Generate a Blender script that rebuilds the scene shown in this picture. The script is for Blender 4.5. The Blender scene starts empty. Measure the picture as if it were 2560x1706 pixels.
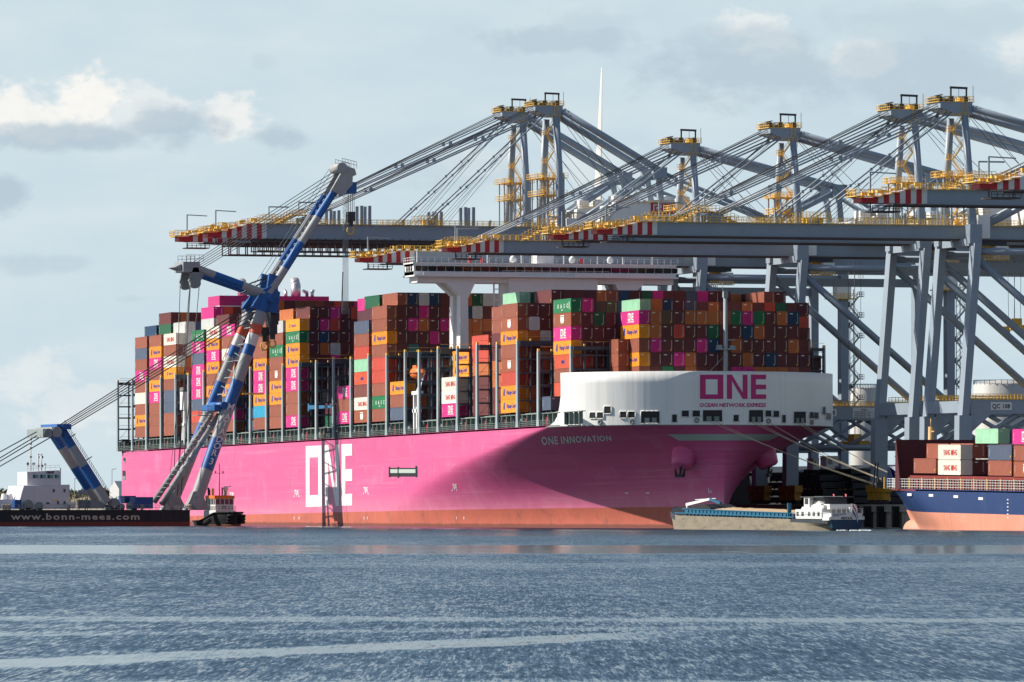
import bpy, bmesh, math, random
from mathutils import Vector, Matrix, Euler
R = math.radians
rnd = random.Random(7)
S = bpy.context.scene
COL = S.collection

# ------------------------------------------------------------------ camera
CAM = (1424.6, -452.28, 4.6)
FPX, YAW, HOR = 17718.8, 2.83789, 1266.0        # focal length in photo pixels, heading, horizon row (2560 x 1706 photo)
FX, FY = math.cos(YAW), math.sin(YAW)
cd = bpy.data.cameras.new('camera'); cam = bpy.data.objects.new('camera', cd); COL.objects.link(cam)
cd.sensor_width = 36; cd.lens = FPX / 2560 * 36
cd.clip_start = 5; cd.clip_end = 30000
cam.location = CAM
tilt = math.atan((HOR - 853) / FPX)
cam.rotation_euler = Vector((FX * math.cos(tilt), FY * math.cos(tilt), math.sin(tilt))).to_track_quat('-Z', 'Y').to_euler()
S.camera = cam

# ------------------------------------------------------------------ light
SUN_EL, SUN_B = R(36), R(27)                    # height; angle from the ship's beam towards its stern
sdir = Vector((-math.sin(SUN_B) * math.cos(SUN_EL), -math.cos(SUN_B) * math.cos(SUN_EL), math.sin(SUN_EL)))
sl = bpy.data.lights.new('sun', 'SUN'); sl.energy = 5.0; sl.angle = R(.5); sl.color = (1, .93, .82)
so = bpy.data.objects.new('sun', sl); COL.objects.link(so); so.rotation_euler = (-sdir).to_track_quat('-Z', 'Y').to_euler()
so.location = (-300, -300, 300)
S.view_settings.view_transform = 'Standard'; S.view_settings.look = 'None'
S.view_settings.exposure = 0.46; S.view_settings.gamma = 1; S.view_settings.use_curve_mapping = False

W = bpy.data.worlds.new('World'); S.world = W; W.use_nodes = True
nt = W.node_tree; nt.nodes.clear()
class NG:                                        # terse node building
    def __init__(s, t): s.t = t
    def n(s, typ, **k):
        o = s.t.nodes.new(typ)
        for a, b in k.items(): setattr(o, a, b)
        return o
    def put(s, sock, v):
        if v is None: return
        if hasattr(v, 'is_output'): s.t.links.new(v, sock)
        else: sock.default_value = v
    def m(s, op, a, b=None, c=None, clamp=False):
        o = s.n('ShaderNodeMath', operation=op, use_clamp=clamp)
        for i, v in enumerate((a, b, c)): s.put(o.inputs[i], v)
        return o.outputs[0]
    def dot(s, a, b):
        o = s.n('ShaderNodeVectorMath', operation='DOT_PRODUCT'); s.put(o.inputs[0], a); s.put(o.inputs[1], b); return o.outputs['Value']
    def sm(s, x, lo, hi):
        o = s.n('ShaderNodeMapRange', interpolation_type='SMOOTHSTEP'); s.put(o.inputs[0], x)
        for i, v in zip((1, 2, 3, 4), (lo, hi, 0, 1)): s.put(o.inputs[i], v)
        return o.outputs[0]
    def mix(s, f, a, b, mode='MIX'):
        o = s.n('ShaderNodeMix', data_type='RGBA', blend_type=mode); s.put(o.inputs[0], f); s.put(o.inputs[6], a); s.put(o.inputs[7], b); return o.outputs[2]
    def xyz(s, x, y, z):
        o = s.n('ShaderNodeCombineXYZ')
        for i, v in enumerate((x, y, z)): s.put(o.inputs[i], v)
        return o.outputs[0]
    def noise(s, v, sc, det=4, ro=.5, dist=0):
        o = s.n('ShaderNodeTexNoise'); s.put(o.inputs['Vector'], v); o.inputs['Scale'].default_value = sc
        o.inputs['Detail'].default_value = det; o.inputs['Roughness'].default_value = ro; o.inputs['Distortion'].default_value = dist
        return o.outputs[0]
g = NG(nt)
sky = g.n('ShaderNodeTexSky', sky_type='NISHITA', sun_disc=False, sun_elevation=SUN_EL, altitude=0, air_density=1.0, dust_density=.25, ozone_density=2.5)
sky.sun_rotation = math.atan2(sdir.x, sdir.y)
tc = g.n('ShaderNodeTexCoord').outputs['Generated']
cf = g.dot(tc, (FX, FY, 0)); cr = g.dot(tc, (FY, -FX, 0)); cz = g.dot(tc, (0, 0, 1))
cfm = g.m('MAXIMUM', cf, .05)
U = g.m('MULTIPLY', g.m('DIVIDE', cr, cfm), 10.0)       # sky coordinates: 0.0564 per hundred photo pixels
V = g.m('MULTIPLY', g.m('DIVIDE', cz, cfm), 10.0)
ahead = g.sm(cf, .6, .9)
P3 = g.xyz(U, g.m('MULTIPLY', V, 1.5), 0)
n1 = g.noise(P3, 13, 8, .58, .15)
n2 = g.noise(P3, 42, 6, .55)
sc1 = lambda px: (px - 1280) / FPX * 10
sc2 = lambda py: (HOR - py) / FPX * 10
lit = 0.0; dark = 0.0
def ell(px, py, rx, ry):
    a = g.m('MULTIPLY', g.m('SUBTRACT', U, sc1(px)), FPX / 10 / rx); b = g.m('MULTIPLY', g.m('SUBTRACT', V, sc2(py)), FPX / 10 / ry)
    return g.m('SUBTRACT', 1.0, g.m('SQRT', g.m('ADD', g.m('MULTIPLY', a, a), g.m('MULTIPLY', b, b))))
for px, py, rx, ry, k in ((60, 290, 170, 95, .95), (230, 250, 120, 95, 1), (590, 290, 120, 65, .75), (350, 270, 200, 80, .5), (1900, 70, 130, 70, .55),
                          (2150, 150, 110, 60, .5), (2550, 130, 110, 70, .5), (1500, 420, 160, 70, .3), (1180, 400, 130, 60, .25), (60, 950, 160, 70, .4), (200, 1010, 200, 80, .35)):
    e = g.m('ADD', g.m('MULTIPLY', ell(px, py, rx, ry), 1.0), g.m('ADD', g.m('MULTIPLY', g.m('SUBTRACT', n1, .5), 2.2), g.m('MULTIPLY', g.m('SUBTRACT', n2, .5), .9)))
    lit = g.m('MAXIMUM', lit, g.m('MULTIPLY', g.sm(e, .0, .6), k))
for px, py, rx, ry, k in ((130, 345, 330, 40, .8), (420, 315, 140, 55, .8), (690, 345, 80, 45, .75), (1900, 105, 180, 60, .6), (1420, 100, 260, 42, .65), (1900, 190, 320, 85, .7),
                          (2300, 190, 380, 95, .6), (10, 485, 80, 55, .8), (50, 660, 70, 28, .4), (170, 660, 70, 25, .35), (1480, 60, 110, 60, .35), (650, 150, 40, 25, .25), (335, 748, 60, 14, .3),
                          (1150, 440, 180, 60, .3), (2350, 60, 300, 60, .3)):
    e = g.m('ADD', ell(px, py, rx, ry), g.m('MULTIPLY', g.m('SUBTRACT', n1, .5), 2.4))
    dark = g.m('MAXIMUM', dark, g.m('MULTIPLY', g.sm(e, -.15, .6), k))
lit = g.m('MULTIPLY', lit, ahead); dark = g.m('MULTIPLY', dark, ahead)
lit = g.m('MULTIPLY', lit, g.m('ADD', .72, g.m('MULTIPLY', n2, .5)))
thin = g.m('MULTIPLY', g.sm(g.noise(g.xyz(U, g.m('MULTIPLY', V, 3.0), 3.3), 4.5, 6, .55), .35, .75), .5)
veil = g.sm(U, 1.2, -6.0)
low = g.sm(cz, .2, .07)
side = g.sm(U, 1.0, -6.5)
air = g.mix(g.m('ADD', g.m('MULTIPLY', side, .8), g.m('MULTIPLY', thin, .5), clamp=True), (5.2, 6.4, 7.1, 1), (7.7, 8.2, 8.1, 1))
dome = g.mix(.2, sky.outputs[0], (3.3, 3.5, 3.6, 1))
skyc = g.mix(low, dome, air)
skyc = g.mix(g.m('MULTIPLY', lit, .85), skyc, (9.1, 8.8, 8.3, 1))
skyc = g.mix(g.m('MULTIPLY', dark, .95), skyc, (4.1, 5.1, 5.9, 1))
bg = g.n('ShaderNodeBackground'); g.put(bg.inputs[0], skyc); bg.inputs[1].default_value = .08
g.put(g.n('ShaderNodeOutputWorld').inputs[0], bg.outputs[0])

# ------------------------------------------------------------------ helpers
MATS = {}
def mat(name, rgb, rough=.6, metal=0, var=.12, sc=.4, streak=0, bump=0, spec=.4, dirt=None, dirt_amt=.5, zsq=1.0, plates=None, ribs=0, wet=0):
    if name in MATS: return MATS[name]
    m = bpy.data.materials.new(name); m.use_nodes = True; t = m.node_tree; q = NG(t)
    b = t.nodes['Principled BSDF']; b.inputs['Roughness'].default_value = rough; b.inputs['Metallic'].default_value = metal
    b.inputs['Specular IOR Level'].default_value = spec
    c = (*rgb, 1)
    co = q.n('ShaderNodeTexCoord').outputs['Object']
    mp = q.n('ShaderNodeMapping'); q.put(mp.inputs[0], co); mp.inputs['Scale'].default_value = (1, 1, zsq)
    if var:
        f = q.noise(mp.outputs[0], sc, 5, .6)
        oi = q.n('ShaderNodeObjectInfo').outputs['Random']
        k = q.m('ADD', q.m('MULTIPLY', q.m('SUBTRACT', f, .5), 2.4 * var), q.m('ADD', 1 - .5 * var, q.m('MULTIPLY', oi, var)))
        col = q.mix(1.0, c, q.xyz(k, k, k), 'MULTIPLY')
    else:
        rg = q.n('ShaderNodeRGB'); rg.outputs[0].default_value = c; col = rg.outputs[0]
    if dirt:
        dn = q.noise(mp.outputs[0], sc * 1.7, 6, .65, .4)
        col = q.mix(q.m('MULTIPLY', q.sm(dn, .52, .72), dirt_amt), col, (*dirt, 1))
    if streak:
        m2 = q.n('ShaderNodeMapping'); q.put(m2.inputs[0], co); m2.inputs['Scale'].default_value = (1.2, 1.2, .05)
        sn = q.noise(m2.outputs[0], 1.0, 5, .6)
        col = q.mix(q.m('MULTIPLY', q.sm(sn, .5, .8), streak), col, (.12, .07, .05, 1))
    if plates:                                                       # welded shell plating: seams, and each plate a shade of its own
        sp = q.n('ShaderNodeSeparateXYZ'); q.put(sp.inputs[0], co)
        br = q.n('ShaderNodeTexBrick'); q.put(br.inputs['Vector'], q.xyz(sp.outputs[0], sp.outputs[2], 0)); br.inputs['Scale'].default_value = 1
        br.inputs['Brick Width'].default_value = plates[0]; br.inputs['Row Height'].default_value = plates[1]; br.inputs['Mortar Size'].default_value = plates[2]
        br.inputs['Color1'].default_value = (.93, .93, .93, 1); br.inputs['Color2'].default_value = (1.06, 1.06, 1.06, 1); br.inputs['Mortar'].default_value = (.80, .76, .78, 1)
        col = q.mix(.8, col, br.outputs['Color'], 'MULTIPLY')
        m3 = q.n('ShaderNodeMapping'); q.put(m3.inputs[0], co); m3.inputs['Scale'].default_value = (.02, .02, .9)
        col = q.mix(q.m('MULTIPLY', q.sm(q.noise(m3.outputs[0], 1.0, 5, .65), .5, .8), .28), col, (.78, .42, .52, 1))
        m4 = q.n('ShaderNodeMapping'); q.put(m4.inputs[0], co); m4.inputs['Scale'].default_value = (.5, .5, .03)
        col = q.mix(q.m('MULTIPLY', q.m('MULTIPLY', q.sm(q.noise(m4.outputs[0], 1.0, 6, .7), .60, .74), q.sm(q.noise(co, .05, 2), .5, .65)), .5), col, (.30, .10, .06, 1))
        zl = q.m('MULTIPLY', q.sm(sp.outputs[2], 9.5, 4.4), q.noise(co, .25, 5, .7)); col = q.mix(q.m('MULTIPLY', zl, .45), col, (.80, .42, .46, 1))
    if wet:                                                          # the band kept wet and weedy by the waves
        s2 = q.n('ShaderNodeSeparateXYZ'); q.put(s2.inputs[0], co)
        zz = q.m('SUBTRACT', q.m('ADD', s2.outputs[2], q.m('MULTIPLY', s2.outputs[0], wet)), q.m('MULTIPLY', q.noise(co, .3, 4), .5))
        col = q.mix(q.m('MULTIPLY', q.sm(zz, .75, .25), .75), col, (.10, .035, .025, 1))
    if ribs:
        m5 = q.n('ShaderNodeMapping'); q.put(m5.inputs[0], co); m5.inputs['Scale'].default_value = (.85, .85, .035)
        b2 = q.n('ShaderNodeBump'); b2.inputs['Strength'].default_value = ribs; b2.inputs['Distance'].default_value = .6
        q.put(b2.inputs['Height'], q.noise(m5.outputs[0], .55, 2)); q.put(b.inputs['Normal'], b2.outputs[0])
    q.put(b.inputs['Base Color'], col)
    if bump:
        bn = q.n('ShaderNodeBump'); bn.inputs['Strength'].default_value = bump; bn.inputs['Distance'].default_value = .05
        q.put(bn.inputs['Height'], q.noise(co, sc * 4, 4)); q.put(b.inputs['Normal'], bn.outputs[0])
    MATS[name] = m; return m

def srgb(r, g_, b):
    f = lambda c: (c / 255 / 12.92) if c <= 10 else ((c / 255 + .055) / 1.055) ** 2.4
    return (f(r), f(g_), f(b))

class MB:
    def __init__(s): s.v = []; s.f = []; s.mi = []; s.sm = []; s.cut = []
    def add(s, vs, fs, mi=0, smooth=False):
        o = len(s.v); s.cut.append(o); s.v += [tuple(p) for p in vs]
        for f in fs: s.f.append(tuple(i + o for i in f)); s.mi.append(mi); s.sm.append(smooth)
        return s
    def box(s, x0, x1, y0, y1, z0, z1, mi=0):
        if x0 > x1: x0, x1 = x1, x0
        if y0 > y1: y0, y1 = y1, y0
        if z0 > z1: z0, z1 = z1, z0
        return s.add([(x0, y0, z0), (x1, y0, z0), (x1, y1, z0), (x0, y1, z0), (x0, y0, z1), (x1, y0, z1), (x1, y1, z1), (x0, y1, z1)],
                     [(0, 3, 2, 1), (4, 5, 6, 7), (0, 1, 5, 4), (1, 2, 6, 5), (2, 3, 7, 6), (3, 0, 4, 7)], mi)
    def frame(s, a, b):
        a = Vector(a); b = Vector(b); d = (b - a).normalized()
        u = Vector((0, 0, 1)) if abs(d.z) < .95 else Vector((1, 0, 0))
        x = d.cross(u).normalized(); return a, b, x, x.cross(d)
    def bar(s, a, b, w, h=None, mi=0, w2=None, h2=None):            # rectangular bar, w sideways, h up
        h = h or w; w2 = w2 or w; h2 = h2 or h
        a, b, x, y = s.frame(a, b)
        vs = [a + x * i * w / 2 + y * j * h / 2 for i, j in ((-1, -1), (1, -1), (1, 1), (-1, 1))] + [b + x * i * w2 / 2 + y * j * h2 / 2 for i, j in ((-1, -1), (1, -1), (1, 1), (-1, 1))]
        return s.add(vs, [(0, 1, 2, 3), (7, 6, 5, 4), (0, 4, 5, 1), (1, 5, 6, 2), (2, 6, 7, 3), (3, 7, 4, 0)], mi)
    def tube(s, a, b, r, r2=None, n=10, mi=0, cap=True):
        r2 = r if r2 is None else r2
        a, b, x, y = s.frame(a, b)
        cs = [(math.cos(2 * math.pi * i / n), math.sin(2 * math.pi * i / n)) for i in range(n)]
        vs = [a + (x * c + y * d) * r for c, d in cs] + [b + (x * c + y * d) * r2 for c, d in cs]
        s.add(vs, [(i, i + n, (i + 1) % n + n, (i + 1) % n) for i in range(n)], mi, True)
        if cap: s.add(vs, [tuple(range(n)), tuple(range(2 * n - 1, n - 1, -1))], mi)
        return s
    def path(s, pts, r, n=6, mi=0):
        for a, b in zip(pts, pts[1:]): s.tube(a, b, r, n=n, mi=mi)
        return s
    def prism(s, pts, axis, lo, hi, mi=0):                          # outline in the two other axes, extruded along axis
        n = len(pts)
        def p(q, k):
            return {'x': (k, q[0], q[1]), 'y': (q[0], k, q[1]), 'z': (q[0], q[1], k)}[axis]
        vs = [p(q, lo) for q in pts] + [p(q, hi) for q in pts]
        return s.add(vs, [tuple(range(n - 1, -1, -1)), tuple(range(n, 2 * n))] + [(i, (i + 1) % n, (i + 1) % n + n, i + n) for i in range(n)], mi)
    def lathe(s, c, prof, n=14, mi=0, axis=(0, 0, 1)):              # prof: (radius, height) pairs
        c = Vector(c); d = Vector(axis).normalized(); u = Vector((1, 0, 0)) if abs(d.x) < .9 else Vector((0, 1, 0))
        x = d.cross(u).normalized(); y = d.cross(x)
        vs = [c + d * h + (x * math.cos(2 * math.pi * i / n) + y * math.sin(2 * math.pi * i / n)) * r for r, h in prof for i in range(n)]
        fs = [(j * n + i, j * n + (i + 1) % n, (j + 1) * n + (i + 1) % n, (j + 1) * n + i) for j in range(len(prof) - 1) for i in range(n)]
        return s.add(vs, fs, mi, True)
    def grid(s, rows, mi=0, smooth=True, close=False):
        n = len(rows[0]); o = []
        for r in rows: o += r
        fs = [(j * n + i, j * n + (i + 1) % n, (j + 1) * n + (i + 1) % n, (j + 1) * n + i) for j in range(len(rows) - 1) for i in range(n if close else n - 1)]
        return s.add(o, fs, mi, smooth)
    def rail(s, a, b, h=1.1, step=2.0, r=.05, n=2, mi=0):           # handrail with posts from a to b
        a = Vector(a); b = Vector(b); L = (b - a).length; k = max(1, round(L / step)); z = Vector((0, 0, 1))
        for i in range(k + 1):
            p = a.lerp(b, i / k); s.bar(p, p + z * h, r * 1.6, r * 1.6, mi)
        for j in range(1, n + 1):
            s.bar(a + z * h * j / n, b + z * h * j / n, r * 1.6, r * 1.6, mi)
        return s
    def mesh(s, name, mats, org=(0, 0, 0), fix=False):
        me = bpy.data.meshes.new(name); ox, oy, oz = org
        me.from_pydata([(x - ox, y - oy, z - oz) for x, y, z in s.v], [], s.f)
        for m in (mats if isinstance(mats, (list, tuple)) else [mats]): me.materials.append(m)
        me.polygons.foreach_set('material_index', s.mi); me.polygons.foreach_set('use_smooth', s.sm)
        if fix:
            bm = bmesh.new(); bm.from_mesh(me); bmesh.ops.remove_doubles(bm, verts=bm.verts, dist=.001); bmesh.ops.recalc_face_normals(bm, faces=bm.faces); bm.to_mesh(me); bm.free()
        me.update(); return me
    def each(s, name, mats, parent=None, org=None):                     # every piece added becomes a part of its own
        for k, (o, e) in enumerate(zip(s.cut, s.cut[1:] + [len(s.v)])):
            q = MB(); q.v = s.v[o:e]
            for f, m, t in zip(s.f, s.mi, s.sm):
                if o <= f[0] < e: q.f.append(tuple(i - o for i in f)); q.mi.append(m); q.sm.append(t)
            q.build(name, mats, parent, org)
    def build(s, name, mats, parent=None, org=None, fix=True):
        if org is None: org = tuple(parent['org']) if parent is not None and 'org' in parent else (0, 0, 0)
        o = bpy.data.objects.new(name, s.mesh(name, mats, org, fix)); COL.objects.link(o)
        if parent is not None:
            o.parent = parent
            if 'org' in parent: o['org'] = list(org)
        return o
def tag(o, label=None, cat=None, group=None, kind=None):
    for k, v in (('label', label), ('category', cat), ('group', group), ('kind', kind)):
        if v: o[k] = v
    return o
def thing(name, label, cat, org=(0, 0, 0), group=None, rot=None):   # Empty at a thing's base; parts are modelled in world space and re-based on it
    o = bpy.data.objects.new(name, None); COL.objects.link(o); o.location = org; o['org'] = list(org) if rot is None else [0, 0, 0]
    o.empty_display_size = 2
    if rot: o.rotation_euler = rot
    return tag(o, label, cat, group)
def dup(o, parent=None):
    c = o.copy(); COL.objects.link(c)
    if parent is not None: c.parent = parent
    for ch in list(o.children): dup(ch, c)
    return c

def text_mesh(txt, size=1.0, bold=0.0, sx=1.0, spacing=1.0):        # flat triangles of a line of lettering, (x, y) from the left end of its base line
    cu = bpy.data.curves.new('lettering', 'FONT'); cu.body = txt; cu.size = size; cu.offset = bold; cu.resolution_u = 2; cu.space_character = spacing
    o = bpy.data.objects.new('lettering', cu); COL.objects.link(o)
    dg = bpy.context.evaluated_depsgraph_get(); dg.update()
    me = bpy.data.meshes.new_from_object(o.evaluated_get(dg)); bpy.data.objects.remove(o); bpy.data.curves.remove(cu)
    vs = [(v.co.x * sx, v.co.y) for v in me.vertices]; fs = [tuple(p.vertices) for p in me.polygons]
    bpy.data.meshes.remove(me)
    if vs:
        x0 = min(v[0] for v in vs); vs = [(x - x0, y) for x, y in vs]
    return vs, fs
def one_logo(w=1.0, h=1.0):                                         # the three block letters of the owner's mark
    q = []
    def r(x0, x1, y0, y1): q.append([(x0, y0), (x1, y0), (x1, y1), (x0, y1)])
    r(0, .085, 0, 1); r(.27, .355, 0, 1); r(.085, .27, 0, .19); r(.085, .27, .81, 1)
    r(.41, .485, 0, 1); r(.645, .72, 0, 1); q.append([(.485, .74), (.485, 1), (.645, .26), (.645, 0)])
    r(.77, .85, 0, 1); r(.85, 1, 0, .19); r(.85, 1, .40, .59); r(.85, 1, .81, 1)
    vs = []; fs = []
    for p in q:
        fs.append(tuple(range(len(vs), len(vs) + 4))); vs += [(x * w, y * h) for x, y in p]
    return vs, fs
def put_text(mb, vf, o, ux, uy, mi=0):                              # lay flat lettering on a plane: origin, x direction, y direction
    o = Vector(o); ux = Vector(ux); uy = Vector(uy)
    return mb.add([o + ux * x + uy * y for x, y in vf[0]], vf[1], mi)
def width(vf): return max(v[0] for v in vf[0])

# points measured in the photograph, at a known depth
def proj(x, y):
    dx = x - CAM[0]; dy = y - CAM[1]; d = dx * FX + dy * FY; return 1280 + FPX * (dx * FY - dy * FX) / d, FPX / d
def on_x(px, py, x):
    t = (px - 1280) / FPX; dx = x - CAM[0]; y = CAM[1] + (dx * FY - t * dx * FX) / (FX + t * FY)
    return Vector((x, y, CAM[2] + (HOR - py) / proj(x, y)[1]))
def on_y(px, py, y):
    t = (px - 1280) / FPX; dy = y - CAM[1]; x = CAM[0] + (dy * FX + t * dy * FY) / (FY - t * FX)
    return Vector((x, y, CAM[2] + (HOR - py) / proj(x, y)[1]))
def at_d(px, py, d):
    r = (px - 1280) / FPX * d
    return Vector((CAM[0] + d * FX + r * FY, CAM[1] + d * FY - r * FX, CAM[2] + (HOR - py) / FPX * d))
STEEL = mat('crane_grey', (.27, .325, .385), .45, 0, .1, .3, streak=.12)
YEL = mat('safety_yellow', (.80, .50, .10), .5, 0, .15, 1.5)
WHITE = mat('white_paint', (.78, .77, .76), .5, 0, .06, .3, streak=.1)
BLACK = mat('black_paint', (.012, .013, .016), .5, 0, .2, .5)
DARK = mat('dark_steel', (.035, .042, .05), .5, 0, .25, .5)
WIRE = mat('wire_rope', (.045, .05, .06), .5, 0, 0)
GLASS = mat('dark_glass', (.01, .012, .016), .08, 0, 0, spec=.6)
RED = mat('signal_red', (.50, .022, .03), .5, 0, .12, .8)
# ------------------------------------------------------------------ water
WAVE, LEAN = .95, .118
def water():
    m = bpy.data.materials.new('harbour_water'); m.use_nodes = True; q = NG(m.node_tree); b = m.node_tree.nodes['Principled BSDF']
    b.inputs['Base Color'].default_value = (.013, .034, .048, 1); b.inputs['Roughness'].default_value = .12; b.inputs['IOR'].default_value = 1.33
    pos = q.n('ShaderNodeNewGeometry').outputs['Position']
    rel = q.n('ShaderNodeVectorMath', operation='SUBTRACT'); q.put(rel.inputs[0], pos); rel.inputs[1].default_value = (CAM[0], CAM[1], 0); rel = rel.outputs[0]
    D = q.dot(rel, (FX, FY, 0)); X = q.dot(rel, (FY, -FX, 0))       # harbour axes: out from the far bank, and along it
    P = q.xyz(X, D, 0)
    wob = q.noise(q.xyz(X, q.m('MULTIPLY', D, 1), 0), .08, 3, .6)
    wob2 = q.noise(q.xyz(X, q.m('MULTIPLY', D, .35), 4), .7, 4, .65)
    calm = 0.0
    def band(d0, d1, soft, k, slope=0.0, xend=None):                            # slicks and old wakes: smoother water between two lines
        nonlocal calm
        dd = q.m('ADD', q.m('SUBTRACT', D, q.m('MULTIPLY', X, slope)), q.m('ADD', q.m('MULTIPLY', q.m('SUBTRACT', wob, .5), soft * 2.2), q.m('MULTIPLY', q.m('SUBTRACT', wob2, .5), soft * 2.6)))
        v = q.m('MULTIPLY', q.sm(dd, d0 - soft, d0 + soft * .3), q.sm(dd, d1 + soft, d1 - soft * .3))
        if xend is not None: v = q.m('MULTIPLY', v, q.sm(X, xend + 4, xend - 4))
        calm = q.m('MAXIMUM', calm, q.m('MULTIPLY', v, k))
    band(690, 835, 12, .88)
    band(1120, 1190, 60, .3)
    band(540, 575, 20, .3)
    band(284, 292, 4, .6, -.12)
    band(262, 268, 3, .4, .5, 9)
    band(236, 248, 3, .84, 2.4, 5)
    band(150, 187, 3, .5)
    wind = q.noise(q.xyz(q.m('MULTIPLY', X, .25), q.m('MULTIPLY', D, .02), 0), .25, 4, .6)
    amp = q.m('MULTIPLY', q.m('SUBTRACT', 1.0, q.m('MULTIPLY', calm, q.m('ADD', .55, q.m('MULTIPLY', wob, .75)), clamp=True), clamp=True), q.m('ADD', .25, q.m('MULTIPLY', wind, 1.5)))
    sx_ = 0.0; sy_ = 0.0                                             # slopes of the waves, from swell to ripple
    for kx, kd, sc, a in ((1, .35, .05, .09), (1, .5, .3, .10), (1, .25, 1.1, .14), (1, .05, 3.2, .22), (1, .03, 7.5, .34), (1, .03, 18, .34)):
        o = q.n('ShaderNodeTexNoise'); q.put(o.inputs['Vector'], q.xyz(q.m('MULTIPLY', X, kx), q.m('MULTIPLY', D, kd), sc * 9)); o.inputs['Scale'].default_value = sc; o.inputs['Detail'].default_value = 2.5; o.inputs['Roughness'].default_value = .6
        sp = q.n('ShaderNodeSeparateColor'); q.put(sp.inputs[0], o.outputs['Color'])
        sx_ = q.m('ADD', sx_, q.m('MULTIPLY', q.m('SUBTRACT', sp.outputs[0], .5), a)); sy_ = q.m('ADD', sy_, q.m('MULTIPLY', q.m('SUBTRACT', sp.outputs[1], .5), a))
    k_ = q.m('MULTIPLY', amp, WAVE)
    sx_ = q.m('MULTIPLY', q.m('MULTIPLY', sx_, .5), k_); sy_ = q.m('MULTIPLY', sy_, k_)
    # visible facets lean towards the viewer's bank
    sy_ = q.m('SUBTRACT', sy_, q.m('MULTIPLY', amp, LEAN))
    nx = q.m('ADD', q.m('MULTIPLY', sx_, FY), q.m('MULTIPLY', sy_, FX)); ny = q.m('ADD', q.m('MULTIPLY', sx_, -FX), q.m('MULTIPLY', sy_, FY))
    nm = q.n('ShaderNodeVectorMath', operation='NORMALIZE'); q.put(nm.inputs[0], q.xyz(nx, ny, 1.0)); q.put(b.inputs['Normal'], nm.outputs[0])
    mb = MB(); k = 9000
    mb.add([(-k, -k, 0), (k, -k, 0), (k, k, 0), (-k, k, 0)], [(0, 1, 2, 3)])
    tag(mb.build('water', m), kind='structure')
water()
# ------------------------------------------------------------------ quay and land
CONC = mat('quay_concrete', (.36, .33, .27), .85, 0, .25, .15, streak=.5)
ASPH = mat('terminal_asphalt', (.10, .10, .10), .9, 0, .2, .05)
QY, QZ = 64.6, 5.0
mb = MB(); mb.box(-900, 700, QY, QY + 6, -6, QZ - .02); mb.box(-900, 700, QY - .5, QY, 3.4, QZ - .1)
tag(mb.build('quay', CONC), kind='structure')
mb = MB(); mb.box(-900, 700, QY + 6, 900, -6, QZ)
tag(mb.build('terminal_ground', ASPH), kind='structure')
# ------------------------------------------------------------------ the container ship (ship axes: x to the bow, y to port, z up; trimmed by the stern)
PINK = mat('magenta_hull', (.61, .10, .255), .42, 0, .08, .08, streak=.10, dirt=(.70, .24, .39), dirt_amt=.35, spec=.35, plates=(11.0, 2.6, .035), ribs=.10)
PINKD = mat('magenta_paint', (.50, .02, .17), .45, 0, .06, .2)
BOOT = mat('red_bottom_paint', (.47, .115, .075), .65, 0, .22, .12, streak=.5, dirt=(.24, .075, .06), dirt_amt=.65, wet=.0075)
BWHITE = mat('bow_white', (.80, .80, .78), .5, 0, .05, .15, streak=.14, ribs=.16)
DECKG = mat('deck_grey_green', (.20, .25, .23), .7, 0, .15, .4, streak=.2)
LASH = mat('lashing_grey', (.30, .36, .38), .55, 0, .15, .6, streak=.25)
LASHD = mat('lashing_dark', (.055, .08, .10), .55, 0, .2, .6)
STRIPE = mat('pale_green_paint', (.40, .47, .42), .55, 0, .08, .3)
SILV = mat('silver_pipe', (.62, .60, .58), .35, .6, .1, .5)
ORANGE = mat('lifeboat_orange', (.75, .17, .03), .45, 0, .1, 1)
TRIM = -.0075
ship = thing('container_ship', 'huge bright pink container ship with white bow screen, loaded high with containers', 'container ship', (0, 0, 0), rot=(0, TRIM, 0))
SM = Matrix.Rotation(TRIM, 4, 'Y'); SMI = SM.inverted()
BH, YC, ZD = 30.7, 30.5, 21.5
lerp = lambda a, b, t: a + (b - a) * t
def bowpar(z):
    u = min(1, max(0, z / ZD)); w = u ** 1.9
    return lerp(-112, 9, w), lerp(31.6, 35.5, u ** 3.0), lerp(1.55, 2.05, w), lerp(.92, .5, w)
def hb(x, z):
    xs, xe, p, q = bowpar(z)
    if x < -330: return BH * (1 - .05 * ((-330 - x) / 31.5) ** 2)
    if x <= xs: return BH
    t = (x - xs) / (xe - xs)
    return 0 if t >= 1 else BH * (1 - t ** p) ** q
def hull_mesh():
    zs = [-2, 0, 1, 2, 3, 4.35] + [4.9 + i * (ZD - 4.9) / 26 for i in range(27)]
    for part, sel in (('boot', zs[:6]), ('side', zs[5:])):
        rows = []
        for z in sel:
            xs, xe, p, q = bowpar(z); r = []
            pts = [-361.5 + 3.0 * i for i in range(11)] + [lerp(-328, xs, i / 30) for i in range(31)] + [lerp(xs, xe, 1 - (1 - i / 44) ** 2) for i in range(1, 45)]
            st = [(x, YC - hb(x, z), z) for x in pts]; po = [(x, 2 * YC - y, z) for x, y, z in reversed(st[:-1])]
            rows.append(st + po)
        yield part, rows
hm = MB()
for part, rows in hull_mesh():
    hm.grid(rows, 1 if part == 'boot' else 0)
    a = rows; hm.add([r[0] for r in a] + [r[-1] for r in a], [(i, i + 1, len(a) + i + 1, len(a) + i) for i in range(len(a) - 1)], 1 if part == 'boot' else 0)
hull = hm.build('hull', [PINK, BOOT], ship)
top = [(x, y) for x, y, z in rows[-1]]
mb = MB(); mb.prism(top, 'z', ZD - .4, ZD - .05); mb.build('deck', DECKG, ship)

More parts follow.
